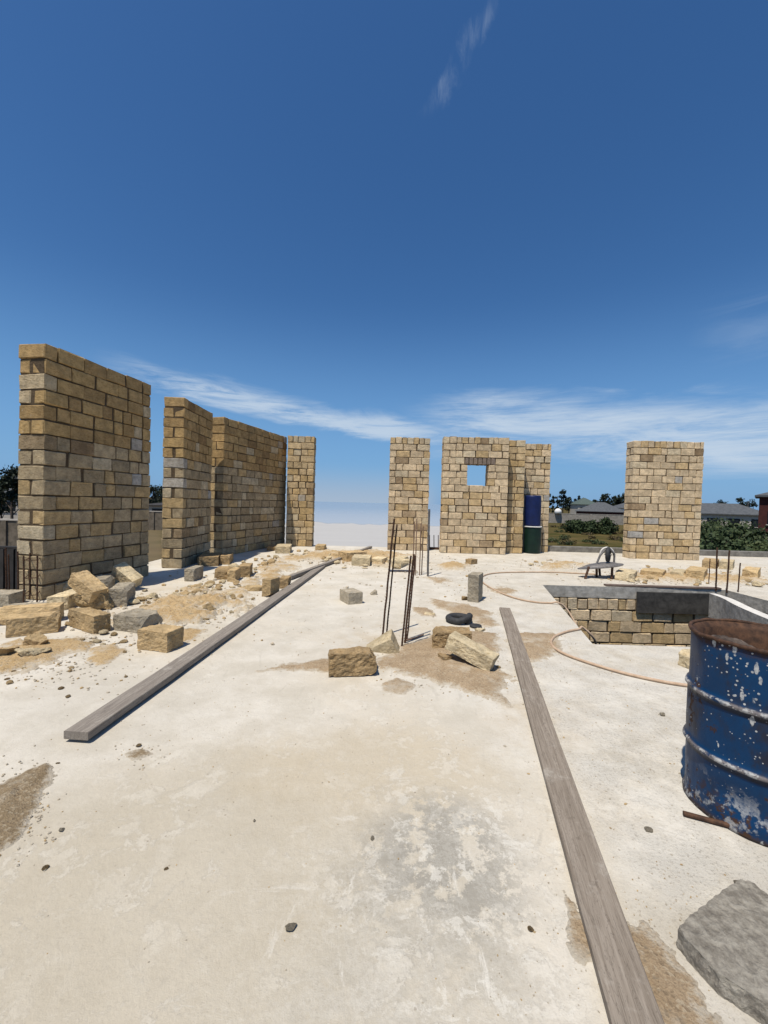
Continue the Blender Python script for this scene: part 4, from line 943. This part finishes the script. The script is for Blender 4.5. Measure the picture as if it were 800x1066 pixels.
# ------------------------------------------------------------------ far surroundings
def G(px, dist):  # point on the ground at bearing of pixel column, given depth
    d = ray(px, 540); p = CAM + d*(dist/d.y); return Vector((p.x, dist, GZ))
def leaves(bm, pts, size, rnd):
    for p in pts:
        n = Vector((rnd.gauss(0,1), rnd.gauss(0,1), rnd.gauss(0,1)+.3)).normalized(); t = n.orthogonal().normalized(); b_ = n.cross(t)
        a = rnd.uniform(0, 6.28); t, b_ = t*math.cos(a)+b_*math.sin(a), b_*math.cos(a)-t*math.sin(a); s = size*rnd.uniform(.6, 1.3)
        v = [bm.verts.new(p+t*s), bm.verts.new(p+b_*s*.55), bm.verts.new(p-t*s), bm.verts.new(p-b_*s*.55)]; bm.faces.new(v)
def tree(base, h, w, mat, label, kind='pine', n=500, seed=0, group='dark trees along the far edge of the field', name='tree', cat='tree', leaf=None):
    rnd = random.Random(seed); t = empty(name, base); tag(t, label, cat, group)
    bm = bmesh.new(); add_tube(bm, [(0,0,-.1),(rnd.uniform(-.1,.1),0,h*.4),(0,0,h*.8)], [h*.022, h*.016, h*.006], 7)
    for k in range(5):
        a = rnd.uniform(0,6.28); z = h*rnd.uniform(.3,.7); add_tube(bm, [(0,0,z),(math.cos(a)*w*.35,math.sin(a)*w*.35,z+h*.12)], [h*.009,h*.003], 5)
    obj('trunk', bm, M_BARK, t)
    bm = bmesh.new(); cl = []
    for k in range(16 if kind != 'cypress' else 12):
        if kind == 'cypress': z = h*rnd.uniform(.12,.95); r_ = w*.5*(1-((z/h-.35)/.68)**2)*.6; a = rnd.uniform(0,6.28); rr = r_*rnd.random()
        elif kind == 'pine': z = h*rnd.uniform(.38,.93); r_ = w*.5*math.sqrt(max(.05,1-((z/h-.62)/.36)**2)); a = rnd.uniform(0,6.28); rr = r_*math.sqrt(rnd.random())*.8
        else: z = h*rnd.uniform(.2,.85); r_ = w*.5*math.sqrt(max(.05,1-((z/h-.4)/.55)**2)); a = rnd.uniform(0,6.28); rr = r_*math.sqrt(rnd.random())*.85
        cl.append((Vector((rr*math.cos(a), rr*math.sin(a), z)), rnd.uniform(.14,.26)*min(w, h)*(.8 if kind=='cypress' else 1)))
    pts = []
    for i in range(n):
        c_, r_ = rnd.choice(cl); d = Vector((rnd.gauss(0,1), rnd.gauss(0,1), rnd.gauss(0,1)*.8)).normalized(); pts.append(c_ + d*r_*rnd.random()**.4)
    leaves(bm, [p for p in pts if p.z > .05], leaf or w*.085, rnd); obj('crown', bm, mat, t)
    return t
def bush(base, w, h, dpt, mat, label, n=2500, seed=0, leaf=.2, group=None, cat='bush', name='bush'):
    rnd = random.Random(seed); t = empty(name, base); tag(t, label, cat, group)
    bm = bmesh.new()
    for k in range(9):
        a = rnd.uniform(0,6.28); add_tube(bm, [(math.cos(a)*w*.05,math.sin(a)*dpt*.05,-.1),(math.cos(a)*w*.3,math.sin(a)*dpt*.3,h*.65)], [.07,.02], 5)
    obj('stem', bm, M_BARK, t)
    cl = [(Vector((rnd.uniform(-.42,.42)*w, rnd.uniform(-.4,.4)*dpt, h*rnd.uniform(.15,.66))), rnd.uniform(.2,.36)*min(w,h)) for k in range(46)]
    cl = [(c_, r_) for c_, r_ in cl if (c_.x/(w*.5))**2 + ((c_.z-h*.15)/(h*.66))**2 < 1.0]
    bm = bmesh.new(); pts = []
    for i in range(n):
        c_, r_ = rnd.choice(cl); d = Vector((rnd.gauss(0,1), rnd.gauss(0,1), rnd.gauss(0,1))).normalized(); pts.append(c_ + d*r_*rnd.random()**.3)
    leaves(bm, [p for p in pts if p.z > 0], leaf, rnd); obj('foliage', bm, mat, t); return t
M_ROOFD = simple_mat('dark_grey_roof', (.06, .065, .07), (.10, .105, .11), 2, .8, .2, .02)
M_ROOFG = simple_mat('green_grey_roof', (.06, .085, .075), (.09, .115, .10), 2, .8, .2, .02)
M_REDW = simple_mat('dark_red_cladding', (.045, .012, .010), (.075, .02, .016), 3, .8, .2, .02)
M_PLAST = simple_mat('pale_plaster', (.36, .32, .27), (.46, .42, .36), 2, .95, .2, .02)
M_GLASS = simple_mat('dark_window', (.012, .014, .018), (.02, .022, .026), 2, .2, 0)
M_GREYW = simple_mat('grey_block_wall', (.21, .19, .16), (.32, .29, .25), 1.5, .95, .4, .05)
M_BROWNW = simple_mat('brown_stone_wall', (.10, .083, .06), (.19, .155, .115), 2.5, .95, .5, .05)
M_DARKW = simple_mat('dark_sheet_fence', (.028, .026, .024), (.055, .05, .046), 2, .8, .2, .02)
def house(base, w, d, h, roofh, wallm, roofm, label, name='house', winm=M_GLASS, nwin=3, wz=.55, wh=.35, rz=0, over=.5, plinth=None, group='houses beyond the field'):
    t = empty(name, base, rz); tag(t, label, 'house', group)
    bm = bmesh.new(); add_box(bm, (0, d/2, h/2-.1), (w, d, h+.2)); obj('wall', bm, wallm, t)
    if plinth:
        bm = bmesh.new(); add_box(bm, (0, d/2, plinth/2-.1), (w+.1, d+.1, plinth+.2)); obj('plinth', bm, M_PLAST, t)
    bm = bmesh.new(); o_ = over; rl = max(0.01, w-d)/2
    e_ = [bm.verts.new(p) for p in ((-w/2-o_,-o_,h),(w/2+o_,-o_,h),(w/2+o_,d+o_,h),(-w/2-o_,d+o_,h))]
    e2_ = [bm.verts.new((v.co.x, v.co.y, h+.18)) for v in e_]
    r0 = bm.verts.new((-rl, d/2, h+roofh)); r1 = bm.verts.new((rl, d/2, h+roofh))
    bm.faces.new(e_[::-1])
    for k in range(4): bm.faces.new((e_[k], e_[(k+1)%4], e2_[(k+1)%4], e2_[k]))
    bm.faces.new((e2_[0], e2_[1], r1, r0)); bm.faces.new((e2_[1], e2_[2], r1)); bm.faces.new((e2_[2], e2_[3], r0, r1)); bm.faces.new((e2_[3], e2_[0], r0))
    obj('roof', bm, roofm, t)
    for k in range(nwin):
        x = -w/2 + w*(k+.5)/nwin; bm = bmesh.new(); add_box(bm, (x, -.03, h*wz+h*wh*.3), (w/nwin*.5, .1, h*wh)); wn = obj('window', bm, winm, t)
        bm = bmesh.new(); add_box(bm, (x, -.05, h*wz+h*wh*.3-h*wh*.5-.06), (w/nwin*.56, .2, .1)); obj('sill', bm, M_PLAST, wn)
    return t
def field_wall(p0, p1, h, th, mat, label, name='boundary_wall', cat='wall', post=6, group=None):
    t = empty(name, p0); d = p1-p0; L = d.length; t.rotation_euler = (0,0,math.atan2(d.y,d.x)); tag(t, label, cat, group)
    bm = bmesh.new(); add_box(bm, (L/2, 0, h/2-.1), (L, th, h+.2)); obj('panel', bm, mat, t)
    bm = bmesh.new(); add_box(bm, (L/2, 0, h+.06), (L+.1, th+.12, .11)); obj('coping', bm, M_PLAST if mat is not M_DARKW else M_DARKW, t)
    for k in range(post+1):
        bm = bmesh.new(); add_box(bm, (L*k/post, -th*.5-.06, h/2-.08), (.4, .14, h+.12)); obj('post', bm, mat, t)
    return t
# right hand side
field_wall(G(566,128), G(700,124), 2.9, .3, M_GREYW, 'grey block boundary wall across the field in front of the dark roofed house', post=8)
house(G(625,140), 14.5, 12, 3.6, 3.3, M_REDW, M_ROOFD, 'low red walled house with a dark grey hipped roof behind the bush', nwin=4, rz=R(-27))
house(G(612,190), 9, 8, 6.2, 3.2, M_PLAST, M_ROOFG, 'pale house with a domed green roof behind the trees', nwin=2)
house(G(658,165), 9, 8, 5.0, 2.4, M_WHITEP, M_ROOFD, 'white walled house mostly hidden by the right pillar', nwin=2)
bm = bmesh.new(); bmesh.ops.create_uvsphere(bm, u_segments=20, v_segments=12, radius=1.0); 
for v in bm.verts: v.co.z = max(-.6, v.co.z)*1.0
o = obj('water_tank', bm, M_WHITEP, None, True); o.location = G(581,127)+Vector((0,0,3.45)); tag(o, 'round white water tank seen above the grey boundary wall', 'tank')
bush(G(616,80), 9.4, 3.25, 5, M_BUSH, 'wide dark green bush in the field in front of the boundary wall', 7000, 3, .24)
tl = [(571,12.5,4.2,'cypress'),(575.5,11,3.6,'cypress'),(580,13,4.5,'cypress'),(586,14,5,'pine'),(592,10.5,5.5,'pine'),(598,10,4.2,'cypress'),(602.5,11,4.0,'cypress'),(607,9.6,3.2,'cypress'),(622,10.5,5,'pine'),(630,11.8,6.5,'pine'),(641,11,6,'pine'),(647,12.5,6,'pine'),(654,13.2,6,'pine'),(660,12,6,'pine')]
for i, (x, h, w, k) in enumerate(tl):
    tree(G(x, 205+rc.uniform(-8,8)), h, w, M_PINE, {'cypress':'dark narrow cypress tree in the far row left of the hipped roof','pine':'dark broad pine tree in the far row behind the houses'}[k], k, 900, 40+i, group={'cypress':'far cypress trees','pine':'far pine trees'}[k], name={'cypress':'cypress_tree','pine':'pine_tree'}[k])
hb = [(736,33,5,4.0,'hedge bush directly right of the pillar base'),(752,36,6.5,4.5,'tall hedge bush behind the four short bars'),(773,37,6.5,4.2,'hedge bush between the tall hedge bush and the red house'),(795,33,6,3.2,'low hedge bush in front of the red house'),(748,29,5,2.9,'low hedge bush nearest the kerb behind the bars'),(775,28,5.5,2.6,'lowest hedge bush along the kerb at the right'),(760,52,7,4.6,'hedge bush farthest back below the long dark roof'),(735,60,6,4.3,'hedge bush below the roof corner right of the pillar')]
for i, (x, dd, w, h, lb) in enumerate(hb):
    bush(G(x, dd), w, h, 3.6, M_HEDGE if i % 2 else M_BUSH, lb, 3600, 70+i, .17, 'hedge of bushes beyond the kerb at the right')
house(G(742,85), 17, 9, 4.2, 2.3, M_PLAST, M_ROOFD, 'pale long house with a dark grey roof right of the right pillar', nwin=5, rz=R(-38))
house(G(790,42)+Vector((math.cos(R(-42)), math.sin(R(-42)), 0))*2.6, 5.2, 6, 6.35, 1.2, M_REDW, M_ROOFD, 'dark red two storey house with a pale block base at the right photo edge', nwin=2, wz=.62, wh=.2, plinth=2.6, over=.35, rz=R(-42))
house(G(776,120), 9, 8, 3.4, 1.6, M_PLAST, M_ROOFD, 'small pale far house left of the dark red house', nwin=3, rz=R(-40))
for i, x in enumerate((745,752,769,772,777,784)):
    tree(G(x, 170+i*3), 8.5+(i%3)*1.2, 4, M_PINE, 'small dark far tree over the roofs between pillar and red house', 'pine', 600, 90+i, group='far trees over the right roofs', name='pine_tree')
t = empty('lamp_post', G(778.5, 110)); tag(t, 'thin far lamp post between the roofs left of the dark red house', 'lamp post')
bm = bmesh.new(); add_tube(bm, [(0,0,0),(0,0,7.6)], [.11,.07], 8); obj('pole', bm, M_STEEL, t)
bm = bmesh.new(); add_box(bm, (.25,0,7.65), (.9,.25,.14)); obj('lamp_head', bm, M_STEEL, t)
rt_ = random.Random(21)
for i in range(26):
    x = rt_.uniform(572, 662); dd = rt_.uniform(52, 112)
    bush(G(x, dd), rt_.uniform(1.2, 2.6), rt_.uniform(.4, .9), 1.4, (M_HEDGE, M_SCRUB)[i % 3 > 0], 'low scrubby tuft growing in the dry field between the barrels and the right pillar', 240, 300+i, .12, 'scrub tufts in the dry field', name='scrub_tuft', cat='scrub')
# left hand side
house(G(-8,62), 9, 8, 4.2, 3.4, M_PLAST, M_ROOFD, 'house with a grey sloping roof at the left photo edge', nwin=2, group='houses at the left')
tree(G(13,46), 7.6, 3.6, M_PINE, 'dark dense pine just left of the nearest wall', 'pine', 1500, 200, group=None, name='pine_tree', leaf=.22)
tree(G(2,50), 5.6, 3.2, M_PINE, 'lower dark pine at the left photo edge', 'pine', 1000, 201, group=None, name='pine_tree', leaf=.22)
for i, x in enumerate((154,159,164,170,176)):
    tree(G(x, 95+i*4), 7.6-.3*(i%2), 4.2, M_PINE, 'dark far tree seen between the first two left walls', 'pine', 600, 210+i, group='dark far trees between the left walls', name='pine_tree', leaf=.28)
house(G(166,80), 5.5, 5, 3.0, .7, M_PLAST, M_DARKW, 'small grey hut seen between the first two left walls', nwin=1, name='hut', group='houses at the left')
field_wall(G(-60,33), G(40,33), 2.6, .3, M_BROWNW, 'brown grey boundary wall at the far left beyond the floor edge', post=6)
field_wall(G(-60,21), G(24,21), 2.0, .12, M_DARKW, 'dark sheet fence below the left boundary wall', name='sheet_fence', cat='fence', post=8)
field_wall(G(120,60), G(200,60), 2.6, .3, M_BROWNW, 'brown boundary wall seen between the first two left walls', post=4)
# dry grass along the left edge
M_GRASS = simple_mat('dry_grass', (.14, .095, .04), (.23, .16, .075), .6, .9, 0)
bm = bmesh.new(); rg2 = random.Random(3)
for i in range(4200):
    x = rg2.uniform(-12.5, -5.8) ; y = rg2.uniform(6.3, 20); hh = rg2.uniform(.5, 1.5); p = Vector((x, y, GZ)); a = rg2.uniform(0,6.28); s = rg2.uniform(.012,.03)
    d = Vector((math.cos(a), math.sin(a), 0)); tp = p + Vector((rg2.gauss(0,.2), rg2.gauss(0,.2), hh))
    bm.faces.new((bm.verts.new(p-d*s), bm.verts.new(p+d*s), bm.verts.new(tp)))
tag(obj('dry_grass', bm, M_GRASS), 'tall dry yellow grass growing below the left floor edge', 'grass', kind='stuff')

# ------------------------------------------------------------------ light and sky
SD = Vector((.25, .35, -1.0)).normalized()      # direction the light travels
el = math.asin(-SD.z); az = math.atan2(-SD.x, -SD.y)   # azimuth from +Y towards +X of the sun position
sl = bpy.data.lights.new('sun', 'SUN'); sl.energy = 4.9; sl.angle = R(.53); sl.color = (1.0, .935, .83)
so = bpy.data.objects.new('sun', sl); COL.objects.link(so); so.rotation_euler = SD.to_track_quat('-Z', 'Y').to_euler()
wd = bpy.data.worlds.new('World'); scene.world = wd; wd.use_nodes = True
nt = NT(wd); bg = nt.n['Background']
sky = nt.node('ShaderNodeTexSky', sky_type='NISHITA'); sky.sun_disc = False; sky.sun_elevation = el; sky.sun_rotation = az
sky.altitude = 0; sky.air_density = 1.0; sky.dust_density = .6; sky.ozone_density = 2.2
dv_ = nt.coord('Generated'); sp = nt.node('ShaderNodeSeparateXYZ'); nt.l.new(dv_, sp.inputs[0])
AZ = nt.math('MULTIPLY', nt.math('ARCTAN2', sp.outputs[0], sp.outputs[1]), 57.2958); EL = nt.math('MULTIPLY', nt.math('ARCSINE', sp.outputs[2]), 57.2958)
cxy = nt.node('ShaderNodeCombineXYZ'); nt.l.new(AZ, cxy.inputs[0]); nt.l.new(EL, cxy.inputs[1])
def win(v, a, b_, c_, d_): return nt.math('MULTIPLY', nt.ss(v, a, b_), nt.ss(v, d_, c_))
wisp = nt.noise(nt.mapv(cxy.outputs[0], (.055, .26, 1), rot=(0,0,R(6))), 1.0, 8, .62, 1.3)
wisp2 = nt.noise(nt.mapv(cxy.outputs[0], (.03, .2, 1), (4,2,0), (0,0,R(8))), 1.6, 9, .66, .8)
fib = nt.noise(nt.mapv(cxy.outputs[0], (.07, .75, 1), (1,7,0), (0,0,R(9))), 1.5, 10, .72, 1.6)
# long streak falling from left to the centre
c0_ = nt.math('MULTIPLY_ADD', AZ, -.135, 9.6); dz_ = nt.math('SUBTRACT', EL, c0_)
dz_ = nt.math('ADD', dz_, nt.math('MULTIPLY', nt.math('SUBTRACT', wisp, .5), 3.0))
s1m = nt.math('MULTIPLY', win(dz_, -1.6, -.5, .45, 2.6), win(AZ, -36, -24, 0, 18))
s1m = nt.math('MULTIPLY', s1m, nt.ss(nt.math('ADD', nt.math('MULTIPLY', wisp2, .6), nt.math('MULTIPLY', fib, .4)), .36, .58))
# broad veil at the right
e2_ = nt.math('ADD', EL, nt.math('MULTIPLY', nt.math('SUBTRACT', wisp, .5), 5.5))
top_ = nt.math('SUBTRACT', e2_, nt.math('MULTIPLY', nt.math('ABSOLUTE', nt.math('SUBTRACT', AZ, 14)), -.11))
s2m = nt.math('MULTIPLY', nt.math('MULTIPLY', win(top_, 5.2, 9.0, 12.8, 15.6), win(AZ, 0, 13, 60, 85)), nt.ss(nt.math('ADD', nt.math('ADD', nt.math('MULTIPLY', wisp2, .75), nt.math('MULTIPLY', fib, .35)), nt.math('MULTIPLY', wisp, .3)), .52, .86, .10, 1))
tw = nt.math('ADD', nt.math('SUBTRACT', AZ, nt.math('MULTIPLY', EL, 1.16)), nt.math('MULTIPLY', nt.math('SUBTRACT', nt.noise(nt.mapv(cxy.outputs[0], (.3,.3,1)), 1.0, 7, .65), .5), 5.0))
s3m = nt.math('MULTIPLY', nt.math('MULTIPLY', win(tw, -46.2, -44.8, -44.2, -42.6), win(EL, 41.5, 43.5, 47.2, 49.5)), nt.ss(nt.noise(nt.mapv(cxy.outputs[0], (.5,.12,1), rot=(0,0,R(45))), 1.0, 8, .68, 1), .36, .7))
s4m = nt.math('MULTIPLY', nt.math('MULTIPLY', win(AZ, 34, 41, 60, 75), win(EL, 14, 17.5, 19, 24)), nt.ss(wisp, .4, .7))
cm = nt.math('MAXIMUM', nt.math('MULTIPLY', s1m, .85), nt.math('MULTIPLY', s2m, .88))
cm = nt.math('MAXIMUM', cm, nt.math('MAXIMUM', nt.math('MULTIPLY', s3m, .16), nt.math('MULTIPLY', s4m, .14)))
# pale bank of haze low over the pale middle, put into the sky colour
hz_ = nt.math('MULTIPLY', win(AZ, -17, -13, 4, 9), nt.ss(EL, 5.5, -1.2)); hzm = nt.math('MULTIPLY', hz_, .96)
hs = nt.node('ShaderNodeHueSaturation'); hs.inputs['Saturation'].default_value = 1.22; nt.l.new(sky.outputs[0], hs.inputs['Color'])
skc = nt.mix(1.0, hs.outputs[0], (.84, 1.04, 1.20), 'MULTIPLY')
skc = nt.mix(nt.math('MULTIPLY', nt.ss(EL, 26, -1), .8), skc, (2.0, 4.3, 7.9))
skc = nt.mix(cm, skc, (6.4, 7.6, 9.0)); skc = nt.mix(hzm, skc, (4.6, 5.7, 7.1))
nt.l.new(skc, bg.inputs['Color']); bg.inputs['Strength'].default_value = .085
scene.view_settings.view_transform = 'Standard'; scene.view_settings.look = 'None'; scene.view_settings.gamma = 1
scene.view_settings.use_curve_mapping = False; scene.view_settings.exposure = 0.03
scene.render.film_transparent = False
